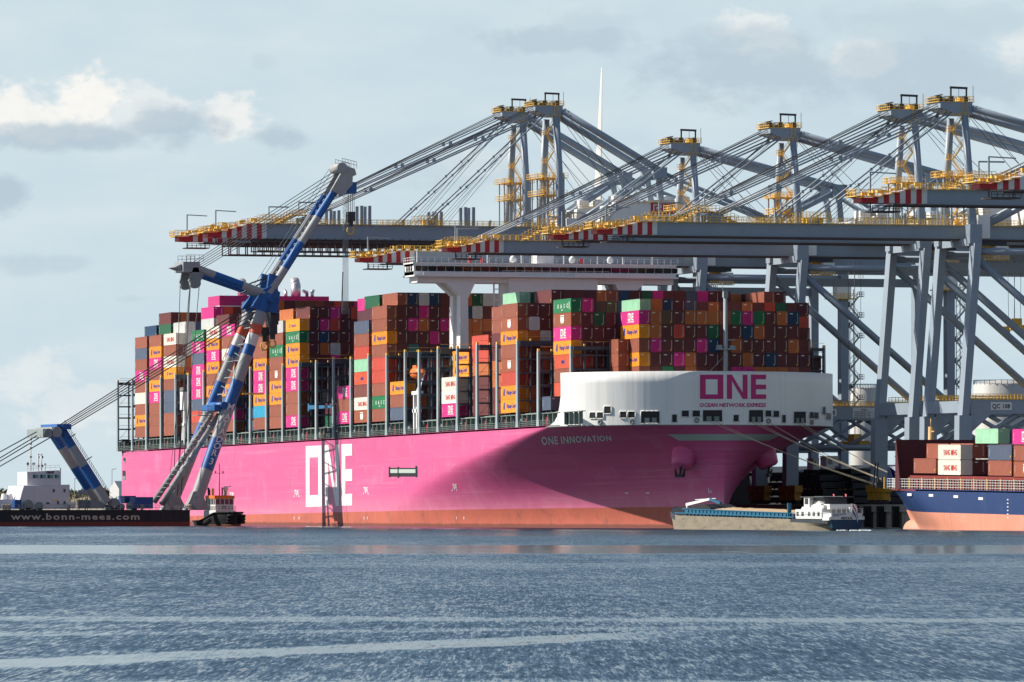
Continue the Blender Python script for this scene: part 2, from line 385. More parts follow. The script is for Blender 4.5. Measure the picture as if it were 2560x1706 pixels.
def hit(px, py, inside, d0=1380, d1=1860):
    step = 1.0; d = d0
    o = SMI @ at_d(px, py, 0); e = (SMI @ at_d(px, py, 1)) - o
    while d < d1:
        p = o + e * d
        if inside(p):
            lo, hi = d - step, d
            for _ in range(14):
                mm = (lo + hi) / 2
                if inside(o + e * mm): hi = mm
                else: lo = mm
            return o + e * lo
        d += step
    return None
in_hull = lambda p: -361 < p.x < 36 and abs(p.y - YC) < hb(p.x, min(p.z, ZD))
def bwx(y): # bow screen outline
    return 0
in_bow = lambda p: 14 < p.x < 35.5 and abs(p.y - YC) < hb(p.x, ZD) + .12
def patch(quad, inside, nu, nv, off=.10):                        # a thin plate laid on the curved side, corners bl, br, tr, tl
    bl, br, tr, tl = [Vector(c) for c in quad]; rows = []
    for j in range(nv + 1):
        r = []
        for i in range(nu + 1):
            u, v = i / nu, j / nv
            p = bl.lerp(br, u).lerp(tl.lerp(tr, u), v); h = hit(p.x, p.y, inside)
            r.append(h)
        rows.append(r)
    return rows
def outward(p, off, fn=None):
    e = .4; z = p.z if fn is None else ZD
    hx = (hb(p.x + e, min(z, ZD)) - hb(p.x - e, min(z, ZD))) / (2 * e)
    hz = 0 if fn is not None else (hb(p.x, min(z + e, ZD)) - hb(p.x, z - e)) / (2 * e)
    s = -1 if p.y < YC else 1
    n = Vector((-hx, s, -hz)).normalized(); return p + n * off
def plate(quad, inside, nu, nv, off=.1, mi=0, mb=None):
    mb = mb or MB(); rows = patch(quad, inside, nu, nv)
    fn = None if inside is in_hull else 1
    if any(p is None for r in rows for p in r): return mb
    o = [[tuple(outward(p, off, fn)) for p in r] for r in rows]
    return mb.grid(o, mi, True)
def lay_text(vf, quad, inside, off=.08, mb=None, mi=0, W_=None, H_=None, cut=.25):
    bm = bmesh.new(); vv = [bm.verts.new((x, y, 0)) for x, y in vf[0]]
    for f in vf[1]:
        try: bm.faces.new([vv[i] for i in f])
        except ValueError: pass
    w = W_ or max(x for x, y in vf[0]); h = H_ or max(y for x, y in vf[0])
    x = cut * h
    while x < w:
        bmesh.ops.bisect_plane(bm, geom=bm.verts[:] + bm.edges[:] + bm.faces[:], plane_co=(x, 0, 0), plane_no=(1, 0, 0)); x += cut * h
    for y in (.25, .5, .75):
        bmesh.ops.bisect_plane(bm, geom=bm.verts[:] + bm.edges[:] + bm.faces[:], plane_co=(0, y * h, 0), plane_no=(0, 1, 0))
    bm.verts.index_update(); bl, br, tr, tl = [Vector(c) for c in quad]; pts = []
    for v in bm.verts:
        u, t = v.co.x / w, v.co.y / h; p = bl.lerp(br, u).lerp(tl.lerp(tr, u), t); q = hit(p.x, p.y, inside)
        pts.append(tuple(outward(q, off, None if inside is in_hull else 1)) if q else (0, YC, 10))
    mb = mb or MB(); mb.add(pts, [tuple(v.index for v in f.verts) for f in bm.faces], mi); bm.free(); return mb
Q = lambda x0, y0, x1, y1: ((x0, y1), (x1, y1), (x1, y0), (x0, y0))

# white screen round the forecastle
ZB = 32.35; rows = []
arc = [lerp(14.5, 35.5, 1 - (1 - i / 40) ** 2) for i in range(41)]
st = [(x, YC - hb(x, ZD) - .05) for x in arc]; st[-1] = (35.55, YC)
outl = st + [(x, 2 * YC - y) for x, y in reversed(st[:-1])]
inn = [(x - .35 * min(1, (x - 10) / 20), YC + (y - YC) * .988) for x, y in outl]
mb = MB()
mb.grid([[(x, y, z) for x, y in outl] for z in (ZD - .25, 24, 27, 30, ZB)])
mb.grid([[(x, y, z) for x, y in inn] for z in (ZD, ZB)])
mb.grid([[(x, y, ZB) for x, y in outl], [(x, y, ZB) for x, y in inn]], smooth=False)
for s in (0, -1):
    mb.add([(*outl[s], ZD), (*inn[s], ZD), (*inn[s], ZB), (*outl[s], ZB)], [(0, 1, 2, 3)])
y0 = outl[0][1]; fil = [(14.5, ZD - .2), (14.5, 27.5), (13.6, 25.2), (12.2, 23.4), (10.2, 22.2), (7, ZD + .1), (7, ZD - .2)]
mb.prism(fil, 'y', y0, y0 + .3)
screen = mb.build('bow_screen', BWHITE, ship)
lg = lay_text(one_logo(165 / 64, 1), Q(1750, 937, 1915, 998), in_bow, .06)
lg.build('company_logo', PINKD, screen)
vf = text_mesh('OCEAN NETWORK EXPRESS', 1, .03)
lay_text(vf, Q(1750, 1008, 1915, 1017.5), in_bow, .06, cut=1.2).build('lettering', PINKD, screen)
ports = [(1419, 1034, 1449, 1061), (1476, 1032, 1490, 1046), (1494, 1032, 1509, 1046), (1512, 1017, 1528, 1034), (1551, 1030, 1567, 1045), (1572, 1030, 1588, 1045),
         (1604, 1029, 1650, 1058), (1681, 1037, 1693, 1056), (1705, 1027, 1723, 1042), (1732, 1027, 1751, 1042), (1758, 1026, 1806, 1054), (1834, 1038, 1847, 1054),
         (1873, 1026, 1908, 1056), (1914, 1027, 1928, 1042), (1934, 1028, 1948, 1043), (1956, 1038, 1964, 1057), (1985, 1030, 2014, 1058), (2024, 1031, 2034, 1046),
         (2036, 1032, 2046, 1047), (2057, 1018, 2064, 1036), (2066, 1034, 2071, 1049), (2073, 1034, 2077, 1049)]
for x0, yy0, x1, yy1 in ports:
    m_ = plate(Q(x0, yy0, x1, yy1), in_bow, max(2, int((x1 - x0) / 5)), 2, .05)
    if not m_.f: continue
    big = x1 - x0 > 28
    po = m_.build('mooring_port', BLACK, screen)  # no real hole: a black plate paints the dark inside the opening
    fr = MB()
    rim = patch(Q(x0 - 1, yy0 - 1, x1 + 1, yy1 + 1), in_bow, 4, 2)
    if all(p is not None for r in rim for p in r):
        ring = [outward(p, .08, 1) for p in rim[0] + [rim[1][-1]] + rim[2][::-1] + [rim[1][0]]]
        fr.path([tuple(p) for p in ring] + [tuple(ring[0])], .09, 4).build('frame', BWHITE, po)
    if big:
        for k in (.18, .58):
            a = lerp(x0, x1, k); w = (x1 - x0) * .26
            r_ = plate(Q(a, yy0 + (yy1 - yy0) * .55, a + w, yy1), in_bow, 2, 2, .16)
            if r_.f: r_.build('roller_frame', DECKG, po)
for cx, cy in ((1501, 1056), (1580, 1055), (1742, 1051), (1921, 1053), (2029, 1056)):
    h = hit(cx, cy, in_bow)
    if h:
        n_ = (outward(h, 1, 1) - h); mb = MB(); mb.lathe(h, [(.55, 0), (.55, .25), (.3, .3), (.3, .05)], 12, 0, n_); mb.build('fairlead', DECKG, screen)
# lettering and marks on the hull
vf = text_mesh('ONE INNOVATION', 1, .03, spacing=1.12)
lay_text(vf, ((1356, 1112), (1530, 1101), (1527, 1088), (1353, 1091)), in_hull, .07, cut=.6).build('ship_name', WHITE, ship)
lay_text(one_logo(1, 1), ((765, 1268), (881, 1264), (881, 1110), (765, 1116)), in_hull, .05, cut=.5).build('company_logo', WHITE, ship)
plate(((1697, 1101), (1922, 1101), (1957, 1085), (1671, 1085)), in_hull, 40, 3, .10).build('bow_stripe', STRIPE, ship)
for px, py in ((742, 1232), (915, 1225), (1137, 1217), (580, 1238)):
    mb = MB(); vf = text_mesh('TUG', 1, .04); lay_text(vf, Q(px - 5, py - 7, px + 5, py + 5), in_hull, .05, mb)
    for dx, dy in ((-6, 8), (0, 6.5), (6, 8)): plate(Q(px + dx - .8, py + dy - 1, px + dx + .8, py + dy + 3), in_hull, 1, 1, .05, 0, mb)
    mb.build('tug_marking', WHITE, ship)
mb = MB()
for px in (736, 748, 911, 919, 1142, 1160): plate(Q(px - .6, 1292, px + .6, 1299), in_hull, 1, 1, .05, 0, mb)
for x, y in ((742, 1178), (915, 1171), (958, 1170), (1048, 1166), (1137, 1162), (1234, 1159), (1048, 1194), (984, 1196)): plate(Q(x - .7, y - .7, x + .7, y + .7), in_hull, 1, 1, .05, 0, mb)
for x0, y0, x1, y1 in ((1771, 1220, 1772.5, 1231), (1771, 1231, 1779, 1232.5), (1777.5, 1227, 1779, 1232), (1774, 1226, 1779, 1227.4)): plate(Q(x0, y0, x1, y1), in_hull, 1, 1, .05, 0, mb)
for cx in (1567, 1619): plate(Q(cx - 4, 1231.5, cx + 4, 1234.5), in_hull, 1, 1, .05, 0, mb)
mb.build('hull_mark', WHITE, ship)
mb = MB(); plate(Q(973, 1170, 1044, 1192), in_hull, 6, 2, .04, 0, mb); pd = mb.build('side_door', BLACK, ship)  # black plate paints the dark of the open doorway
plate(Q(977, 1173.5, 1041, 1183), in_hull, 4, 1, .10).build('door_leaf', STRIPE, pd)
mb = MB()
for a in ((973, 1167, 976, 1193), (995.5, 1167, 998, 1195), (1040, 1165, 1044, 1193)): plate(Q(*a), in_hull, 1, 2, .14, 0, mb)
mb.build('door_hinge', BLACK, pd)
for x0, y0, x1, y1 in ((297, 1177, 304, 1200), (307, 1177, 314, 1200), (309, 1145, 314, 1157), (502, 1222, 506, 1243)):
    q_ = plate(Q(x0, y0, x1, y1), in_hull, 1, 2, .05).build('side_opening', BLACK, ship)  # flat black plate paints the shade inside each hull opening
    plate(Q(x0, (y0 + y1) / 2 + 2, x1, y1), in_hull, 1, 1, .09).build('shutter', DECKG, q_)
for s, (px, py) in ((-1, (1710, 1140)), (1, (1912, 1138))):       # anchor housings with stowed anchors
    h = hit(px, py, in_hull); n_ = (outward(h, 1) - h).normalized(); ax = (n_ * .8 + Vector((.05, 0, -.55))).normalized()
    mb = MB(); mb.lathe(h - ax * 2.2, [(2.9, 0), (2.75, 1.2), (2.35, 3.4), (2.1, 4.6), (1.7, 4.9), (0, 4.9)], 20, 0, ax)
    bol = mb.build('anchor_housing', PINK, ship)
    c = h + ax * 2.6; side = ax.cross(Vector((0, 0, 1))).normalized(); dn = Vector((0, 0, -1))
    mb = MB(); k2 = -1 if s < 0 else 1; lean = Vector((.2, -.18, -1)).normalized()
    mb.bar(c - lean * .6, c + lean * 2.0, .4, .4); mb.bar(c + lean * 2.0 - side * .9, c + lean * 2.0 + side * .9, .6, .7)
    for k in (-1, 1): mb.bar(c + lean * 2.1 + side * .8 * k, c - lean * .3 + side * 1.15 * k + ax * .9, .7, .35, w2=.2, h2=.15)
    mb.build('anchor', BLACK, bol)
# bridge and deckhouse
BX = -90.0
def bridge():
    mb = MB()
    mb.box(-97.5, -90.22, -.4, 61.4, 56.9, 59.45); mb.box(-98, -90.0, -.6, 61.6, 59.45, 59.75)
    mb.box(-97.5, -90.15, -.4, 61.4, 56.9, 57.75); mb.box(-97.5, -90.15, -.4, 61.4, 58.95, 59.45)
    mb.box(-98, -89.0, -.6, 61.6, 56.55, 56.9)                       # walkway floor
    mb.box(-89.15, -89.0, 1.5, 24, 56.9, 57.55); mb.box(-89.15, -89.0, 37, 60, 56.9, 57.55)
    mb.box(-97, -90.8, .6, 61, 55.25, 56.55)                         # cross beam
    mb.box(-98.2, -90.2, 21.9, 42.8, ZD, 56.5)                       # house
    br = mb.build('bridge', WHITE, ship)
    y = -.1
    wins = []
    while y < 60.5:
        w = 2.05 if 2 < y < 59 else 1.5
        wins.append((y + .14, y + w - .08)); y += w
    first = None
    for a, b in wins:
        m_ = MB(); m_.add([(-90.12, a, 57.8), (-90.12, b, 57.8), (-89.9, b, 58.9), (-89.9, a, 58.9), (-90.6, a, 57.8), (-90.6, b, 57.8), (-90.6, b, 58.9), (-90.6, a, 58.9)],
                          [(0, 1, 2, 3), (4, 7, 6, 5), (0, 4, 5, 1), (3, 2, 6, 7), (0, 3, 7, 4), (1, 5, 6, 2)])
        m_.build('window', GLASS, br)
    for x in (-92.5, -94.3, -96):
        m_ = MB(); m_.box(x, x + 1.2, -.46, -.38, 57.6, 58.95); m_.build('window', GLASS, br)
    m_ = MB(); m_.rail((-89.3, -.5, 59.75), (-89.3, 61.5, 59.75), 1.1, 1.6, .04, 2); m_.rail((-98, -.5, 59.75), (-89.3, -.5, 59.75), 1.1, 1.6, .04, 2)
    m_.rail((-89.05, 20, 56.9), (-89.05, 45, 56.9), 1.1, 1.6, .04, 2); m_.build('railing', WHITE, br)
    m_ = MB()
    for y_, h_ in ((1.5, 2.6), (14, 1.8), (18, 2.8), (26, 2.0), (28.5, 5.0), (31, 7.5), (33.5, 4.2), (36, 2.4), (44, 2.2), (50, 1.7), (57, 2.4)):
        m_.tube((-94, y_, 59.75), (-94, y_, 59.75 + h_), .13, n=6)
    m_.tube((-94, 28, 65), (-94, 34, 65), .12, n=6); m_.box(-95, -92, 29, 33, 59.75, 61.8)
    for y_ in (24, 38, 47): m_.lathe((-94, y_, 60), [(0.01, 0), (.7, .2), (.8, .9), (.45, 1.5), (.01, 1.65)], 10)
    m_.each('aerial', WHITE, br)
    m_ = MB()
    for y_ in (13.2, 16.2, 39.5): m_.box(-93.6, -93, y_, y_ + .7, 59.8, 61)
    m_.build('fire_station', RED, br)
    for s in (0, 1):
        f = lambda y: y if s == 0 else 61 - y
        m_ = MB()
        m_.prism([(f(10.3), ZD), (f(12.7), ZD), (f(12.3), 51.6), (f(14.0), 55.3), (f(7.2), 55.3), (f(10.5), 52.4)], 'x', -93.0, -90.3)
        m_.prism([(f(10.3), ZD), (f(12.7), ZD), (f(12.3), 51.6), (f(14.0), 55.3), (f(7.2), 55.3), (f(10.5), 52.4)], 'x', -98.4, -95.8)
        m_.build('bridge_support', WHITE, ship)
    m_ = MB(); m_.bar((-93, 20.5, ZD), (-93, 20.5, 56), .3); m_.bar((-93, 19.2, ZD), (-93, 19.2, 56), .3)
    for k in range(14): m_.bar((-93, 19.2, ZD + 2.5 * k), (-93, 20.5, ZD + 2.5 * k), .2)
    m_.build('stair_tower', WHITE, ship)
bridge()
# funnel
mb = MB(); mb.box(-300, -289, 8.2, 36.6, ZD, 57.0); mb.build('funnel_casing', WHITE, ship)
mb = MB(); mb.box(-300.05, -288.95, 8.15, 36.65, 57.0, 59.4); mb.box(-300.05, -289.0, 8.15, 36.65, 59.4, 59.5); mb.build('funnel_band', PINKD, ship)
def pipe(y, r, h, dy=0):
    mb = MB(); mb.tube((-294, y, 59.4), (-294, y, 59.4 + h), r, n=14); a = (-294, y, 59.4 + h)
    mb.tube(a, (-295.2 * 1 + .0, y + dy * .6, 59.4 + h + r * 1.1), r, r * .98, 14); mb.lathe(a, [(r, 0), (r * .95, r * .35), (r * .75, r * .7), (.01, r * .95)], 14)
    mb.build('exhaust_pipe', SILV, ship)
for y, r, h, dy in ((15.5, 1.25, 2.5, 0), (23.0, .45, 1.5, 0), (24.6, .42, 1.3, 0), (26.8, .42, 1.3, 0), (29.4, 1.25, 2.9, 0), (32.3, .42, 1.2, -1), (33.7, .42, 1.3, 1)): pipe(y, r, h, dy)
# foremast
mb = MB(); c = on_x(1817, 940, 31.5); c = SMI @ c
mb.tube((31, c.y, ZD), (31, c.y, 47.8), .55, .42, 12); mb.box(30.6, 31.4, c.y - .5, c.y + .5, 47.8, 49.2); mb.tube((31, c.y - .6, 49), (31, c.y - .6, 50.8), .08, n=6)
mb.box(30.4, 31.8, c.y - 2, c.y + 2.1, 36.9, 37.2); mb.box(30.5, 31.5, c.y - 1.9, c.y - .9, 37.2, 37.9); mb.box(30.5, 31.5, c.y + .8, c.y + 2.0, 37.2, 37.8); mb.tube((31, c.y + .2, 37.2), (31, c.y + .2, 39), .1, n=6)
mb.box(30.9, 31.1, c.y - .1, c.y + 2, 38.9, 39.1)
mb.tube((31.2, c.y, 36), (31.5, c.y - 4, 32), .06, n=4)
mb.build('foremast', LASH, ship)
# bays, lashing bridges, coamings
PT = 14.6176
POST = [-345.28 + PT * i for i in range(4)] + [-288.66 + PT * i for i in range(14)] + [-87.7 + PT * i for i in range(7)] + [PT]
BAY = [POST[0], POST[1], POST[2]] + POST[4:17] + POST[18:24] + [0.0 + 0, PT]
BAY = POST[0:3] + POST[4:17] + POST[18:24] + [0.0, PT]
BAY = sorted(set(round(b, 2) for b in BAY)); RW = 2.53; Y0 = .25; ZS = 24.75
def lash_bridge(x, ztop, rows0=0, rows1=24, deep=1.3):
    mb = MB(); fr = MB(); yl = MB()
    ya, yb = Y0 + RW * rows0, Y0 + RW * rows1
    for s in (0, 1):                                                 # broad outer posts on a splayed foot
        y = ya - .25 if s == 0 else yb + .25; d = 1 if s == 0 else -1
        mb.prism([(x - .75, ZD), (x + 1.25, ZD), (x + .85, 23.4), (x + .95, 25.4), (x + .75, ztop), (x - .15, ztop), (x - .35, 25.4), (x - .25, 23.4)], 'y', y - .22, y + .22)
        yl.box(x + .05, x + .75, y - .22, y + .22, ztop, ztop + .5)
    n = rows1 - rows0
    for i in range(1, n):
        y = ya + RW * i
        fr.bar((x + .9, y, ZD), (x + .9, y, ztop), .3, .55)
        if i in (1, n - 1): yl.box(x + .7, x + 1.1, y - .2, y + .2, ztop, ztop + .45)
    z = ZS - .6; k = 0
    while z < ztop + .1:
        fr.box(x + .1, x + 1.25, ya, yb, z, z + .34); fr.box(x + 1.15, x + 1.22, ya, yb, z + 1.1, z + 1.17); z += 2.92; k += 1
    fr.box(x + .1, x + 1.25, ya, yb, ztop - .8, ztop - .1); yl.bar((x + 1.2, ya, ztop + .9), (x + 1.2, yb, ztop + .9), .07)
    for i in range(n):
        for k in range(int((ztop - ZS) / 2.92)):
            if (i + k) % 3 == 0: fr.bar((x + 1.2, ya + RW * i, ZS + 2.92 * k), (x + 1.2, ya + RW * (i + 1), ZS + 2.92 * (k + 1)), .06)
    o = fr.build('lashing_bridge', LASHD, ship); mb.each('post', LASH, o); yl.build('cell_guide', YEL, o)
heights = {0: 39.5}
for i, x in enumerate(POST):
    zt = 39.6 + .35 * (i % 2)
    if i == 24: zt = 37.3
    if i == 25: zt = 38.0
    
    if x > 10: lash_bridge(x, zt, 1, 23)
    else: lash_bridge(x, zt)
lash_bridge(-360.6, 39.5)
mb = MB()
for b in BAY:
    mb.box(b + 1.7, b + 14.3, 1.2, 59.8, ZD, ZS - .35) if b < 5 else mb.box(b + 1.7, b + 12.5, 13, 48, ZD, ZS - .35)
    for k in range(4): mb.box(b + 2.2 + 3.3 * k, b + 2.45 + 3.3 * k, .35, 1.2, ZD, 24.2)
    mb.box(b + 1.7, b + 14.3, .25, 1.2, 24.05, 24.2)
mb.build('hatch_coaming', DECKG, ship)
mb = MB(); mb.rail((-361, .05, ZD), (8, .05, ZD), 1.15, 1.5, .045, 3); mb.rail((-361.2, .1, ZD), (-361.2, 60.9, ZD), 1.15, 1.5, .045, 3); mb.build('deck_railing', DECKG, ship)
mb = MB()
for b in BAY[:-1]: mb.box(b + 4.5, b + 5.1, .4, .9, ZD, 23.3)
mb.build('fire_box', RED, ship)
mb = MB(); rr = random.Random(3)
for i in range(210):
    x = rr.uniform(-360, 8); h = rr.uniform(.6, 2.2); w = rr.uniform(.2, .7); mb.box(x, x + w, .35, .35 + rr.uniform(.2, .8), ZD, ZD + h)
tag(mb.build('deck_gear', DARK, ship), kind='stuff')
mb = MB(); a_ = SMI @ on_y(776, 1019, .6); b_ = SMI @ on_y(832, 1017, .9); mb.bar(a_, b_, .9, 1.0, w2=.7, h2=.6); mb.box(a_.x - .9, a_.x + .2, .2, 1.0, a_.z - .9, a_.z + .9); mb.bar((b_.x, 1.2, ZD), (b_.x, 1.2, b_.z + .6), .9); mb.build('hose_crane', mat('crane_blue', (.02, .13, .26), .5, 0, .1), ship)
mb = MB(); mb.box(-361.3, -355, .6, 60, ZD, 24.0); mb.box(-358.5, -357, .3, 2, 24, 24.6); mb.build('stern_deckhouse', DARK, ship)
# white provision crane beside the funnel and the stores crane forward
def deck_crane(x, y, top, name='deck_crane'):
    mb = MB(); mb.box(x - .4, x + .4, y - .4, y + .4, ZD, 27); mb.box(x + 1.2, x + 1.8, y - .3, y + .3, ZD, 27); mb.box(x - .8, x + 2.2, y - .5, y + .6, 27, 27.6)
    mb.box(x - .5, x + .1, y - .3, y + .3, 27.6, 31); mb.box(x + 1.1, x + 1.8, y - .3, y + .3, 27.6, 31); mb.box(x - 1.2, x + 2.6, y - .6, y + .8, 31, top); mb.rail((x - 1.2, y - .6, top), (x + 2.6, y - .6, top), 1, 1, .04)
    mb.build(name, WHITE, ship)
deck_crane(-296.8, .9, 35.5)
mb = MB(); x, y = -93.5, .8
for dx in (0, 2.2): mb.box(x + dx - .35, x + dx + .35, y - .3, y + .3, ZD - .2, 27.4)
mb.box(x - 1, x + 3.2, y - .3, y + .6, 26.2, 27); mb.box(x - 1.6, x + 4, y - .3, y + .8, 30.2, 31.0)
for dx in (-.4, 2.6): mb.box(x + dx - .3, x + dx + .3, y - .2, y + .4, 27, 30.2)
mb.bar((x + .5, y + .4, 31), (x + 2.4, y + 1.2, 35.5), .3); mb.bar((x + 2.2, y + .4, 31), (x + 3.6, y + 1.2, 35), .25); mb.build('boat_davit', WHITE, ship)
# lifeboat hung from its davit: a thing of its own
lb = thing('lifeboat', 'bright orange enclosed lifeboat hanging among the lashing frames amidships', 'lifeboat', tuple(SM @ Vector((-94, 1.6, 33.6))))
P_ = [(.05, -4.2), (.7, -3.6), (1.25, -2), (1.4, 0), (1.3, 2), (.8, 3.5), (.05, 4.2)]
mb = MB(); lb['org'] = [0, 0, 0]
mb.lathe((0, 0, 1.5), P_, 16, 0, (1, 0, 0)); mb.box(-1.6, 1.2, -.7, .7, 2.5, 3.2)
mb.build('hull', ORANGE, lb); mb = MB(); mb.box(-3.4, 3.4, -1.46, 1.46, 1.4, 1.55); mb.build('fender_strip', BLACK, lb)
mb = MB()
for k in (-2.6, 2.6): mb.bar((k, 0, 2.6), (k, .6, 5.2), .08)
mb.build('fall_wire', WIRE, lb)
# ------------------------------------------------------------------ containers
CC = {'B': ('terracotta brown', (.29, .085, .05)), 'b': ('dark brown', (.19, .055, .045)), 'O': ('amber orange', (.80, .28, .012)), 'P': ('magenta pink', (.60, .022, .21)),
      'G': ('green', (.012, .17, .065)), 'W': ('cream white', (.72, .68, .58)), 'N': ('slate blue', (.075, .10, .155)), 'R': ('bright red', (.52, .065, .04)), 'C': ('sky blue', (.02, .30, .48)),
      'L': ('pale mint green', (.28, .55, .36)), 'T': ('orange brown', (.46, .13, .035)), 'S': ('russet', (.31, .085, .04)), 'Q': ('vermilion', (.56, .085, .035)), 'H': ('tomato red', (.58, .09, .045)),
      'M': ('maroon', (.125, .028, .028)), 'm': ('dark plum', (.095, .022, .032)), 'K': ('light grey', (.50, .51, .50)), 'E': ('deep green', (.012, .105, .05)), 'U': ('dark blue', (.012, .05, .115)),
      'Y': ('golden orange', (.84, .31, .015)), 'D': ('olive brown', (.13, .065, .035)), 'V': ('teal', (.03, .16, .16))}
LOGO = {'O': 'with a dark blue emblem', 'P': 'with big white letters', 'G': 'with white lettering', 'W': 'with red lettering', 'S': 'with a white shield', 'Q': 'with a blue word', 'H': 'with white slanted letters',
        'Y': 'with a small dark word', 'L': 'with plain weathered sides'}
CL, CW, CH = 12.19, 2.438, 2.87
CM = {k: mat('container_' + n.replace(' ', '_'), c, .55, 0, .16, .35, streak=.12, dirt=tuple(v * .55 for v in c), dirt_amt=.35) for k, (n, c) in CC.items()}
MARKW = mat('marking_white', (.70, .70, .66), .6, 0, 0); MARKY = mat('marking_yellow', (.70, .50, .06), .6, 0, 0)
INKB = mat('lettering_blue', (.02, .035, .25), .5, 0, 0); INKR = mat('lettering_red', (.50, .02, .02), .5, 0, 0)
CAST = mat('corner_casting', (.06, .035, .03), .6, 0, .2)
cmesh = {}
def container_mesh(k, L):
    key = (k, L)
    if key in cmesh: return cmesh[key]
    mb = MB(); x0, x1, w, h = 0, L, CW, CH; f = .13
    for x in (0, L - f):                                             # corner posts and rails
        for y in (0, w - f): mb.box(x, x + f, y, y + f, .0, h)
    for y in (0, w - f):
        mb.box(f, L - f, y, y + f, .0, .16); mb.box(f, L - f, y, y + f, h - .12, h)
    for x in (0, L - f):
        mb.box(x, x + f, f, w - f, .0, .16); mb.box(x, x + f, f, w - f, h - .14, h)
    n = max(6, int(L / .56))                                         # corrugated sides
    for s in (0, 1):
        rows = [[], []]; p = (L - 2 * f) / n
        for i in range(n):
            for dx, d in ((0, .01), (.22, .01), (.36, .045), (.78, .045), (.92, .01)):
                x = f + (i + dx) * p; y = d if s == 0 else w - d; rows[0].append((x, y, .16)); rows[1].append((x, y, h - .12))
        for r in rows: r.append((L - f, .01 if s == 0 else w - .01, r[0][2]))
        mb.grid(rows, 0, False)
    n = 9
    for s in (0, 1):                                                 # corrugated ends
        rows = [[], []]; p = (w - 2 * f) / n
        for i in range(n):
            for dy, d in ((0, .01), (.3, .01), (.45, .06), (.8, .06), (.95, .01)):
                y = f + (i + dy) * p; x = d if s == 0 else L - d; rows[0].append((x, y, .16)); rows[1].append((x, y, h - .14))
        for r in rows: r.append((.01 if s == 0 else L - .01, w - f, r[0][2]))
        mb.grid(rows, 0, False)
    mb.box(.02, L - .02, .02, w - .02, h - .05, h - .02); mb.box(.02, L - .02, .02, w - .02, .05, .1)
    for x in (-.012, L - .17):
        for y in (-.012, w - .16):
            for z in (-.012, h - .11): mb.box(x, x + .18, y, y + .17, z, z + .12, 1)
    me = mb.mesh('container', [CM[k], CAST], fix=False); cmesh[key] = me; return me
tx = {}
def side_logo(k, L):
    if k not in LOGO or k == 'L': return None
    if (k, L) in tx: return tx[(k, L)]
    mb = MB(); y = -.004; ms = [MARKW]
    def T(t, cx, z, size, bold=.02, mi=0, sx=1, sh=0):
        v = text_mesh(t, size, bold, sx); w_ = width(v); mb_o = (cx - w_ / 2, y, z)
        put_text(mb, v, mb_o, (1, 0, 0), (sh, 0, 1), mi)
    c = L / 2
    if k == 'P':
        v = one_logo(3.6, 1.55); put_text(mb, v, (c - 1.8 + .6, y, .85), (1, 0, 0), (0, 0, 1)); T('OCEAN NETWORK EXPRESS', c + .6, .45, .34)
    elif k == 'O':
        ms = [INKB]; T('Hapag-Lloyd', c + 1.4, 1.02, 1.35, .03); mb.box(c - 4.3, c - 3.2, y, y + .003, .75, 1.5); mb.add([(c - 4.2, y, 1.4), (c - 3.1, y, 1.5), (c - 3.2, y, 2.25), (c - 4.0, y, 2.25)], [(0, 1, 2, 3)])
    elif k == 'Y': ms = [INKB]; T('Hapag-Lloyd', c + 1, 1.1, .85, .02); mb.box(c - 2.9, c - 2.3, y, y + .003, .95, 1.75)
    elif k == 'G':
        for i, t in enumerate('UASC'): T(t, c - 2.8 + 2.1 * i, 1.0, 1.15, .05)
        mb.box(c + 4.6, c + 4.95, y, y + .003, .75, 2.2); T('UNITED', c, .45, .3)
    elif k == 'W': ms = [INKR]; T('YANG MING', c + .4, .85, 1.5, .04, 0, .88)
    elif k == 'S': mb.add([(c - 1.2, y, 2.05), (c - 1.2, y, 1.1), (c - .6, y, .6), (c, y, .8), (c + .6, y, .6), (c + 1.2, y, 1.1), (c + 1.2, y, 2.05)], [tuple(range(7))]); ms = [MARKW]; mb.box(c - 1.3, c + 1.3, y, y + .003, 2.2, 2.4)
    elif k == 'Q': ms = [INKB]; T('cma', c + .3, 1.05, 1.3, .05, 0, 1.1, .25)
    elif k == 'H': T('HMM', c, .9, 1.4, .06, 0, 1.1, .25)
    tx[(k, L)] = (mb.mesh('lettering', ms), ) ; return tx[(k, L)]
endm = {}
def end_marks(v, L):
    if (v, L) in endm: return endm[(v, L)]
    mb = MB(); x = L + .004; r = random.Random(v * 7 + int(L))
    for xx in (x, ):
        if v % 4 != 2: mb.box(xx, xx + .003, .35, 1.0 if v % 2 else .8, 2.28, 2.46)
        for i in range(9): mb.box(xx, xx + .003, 2.0, 2.12, .55 + .22 * i, .68 + .22 * i)
        if v % 3: mb.box(xx, xx + .003, 1.75, 2.0, .3, .55, 1)
        if v % 4 == 1: mb.box(xx, xx + .003, 1.1, 1.2, 2.3, 2.4, 1)
    for i in range(6): mb.box(.55, .67, -.006, -.004, .75 + .24 * i, .9 + .24 * i)
    if v % 2: mb.box(L - .7, L - .45, -.006, -.004, .5, .85, 1)
    endm[(v, L)] = mb.mesh('markings', [MARKW, MARKY]); return endm[(v, L)]
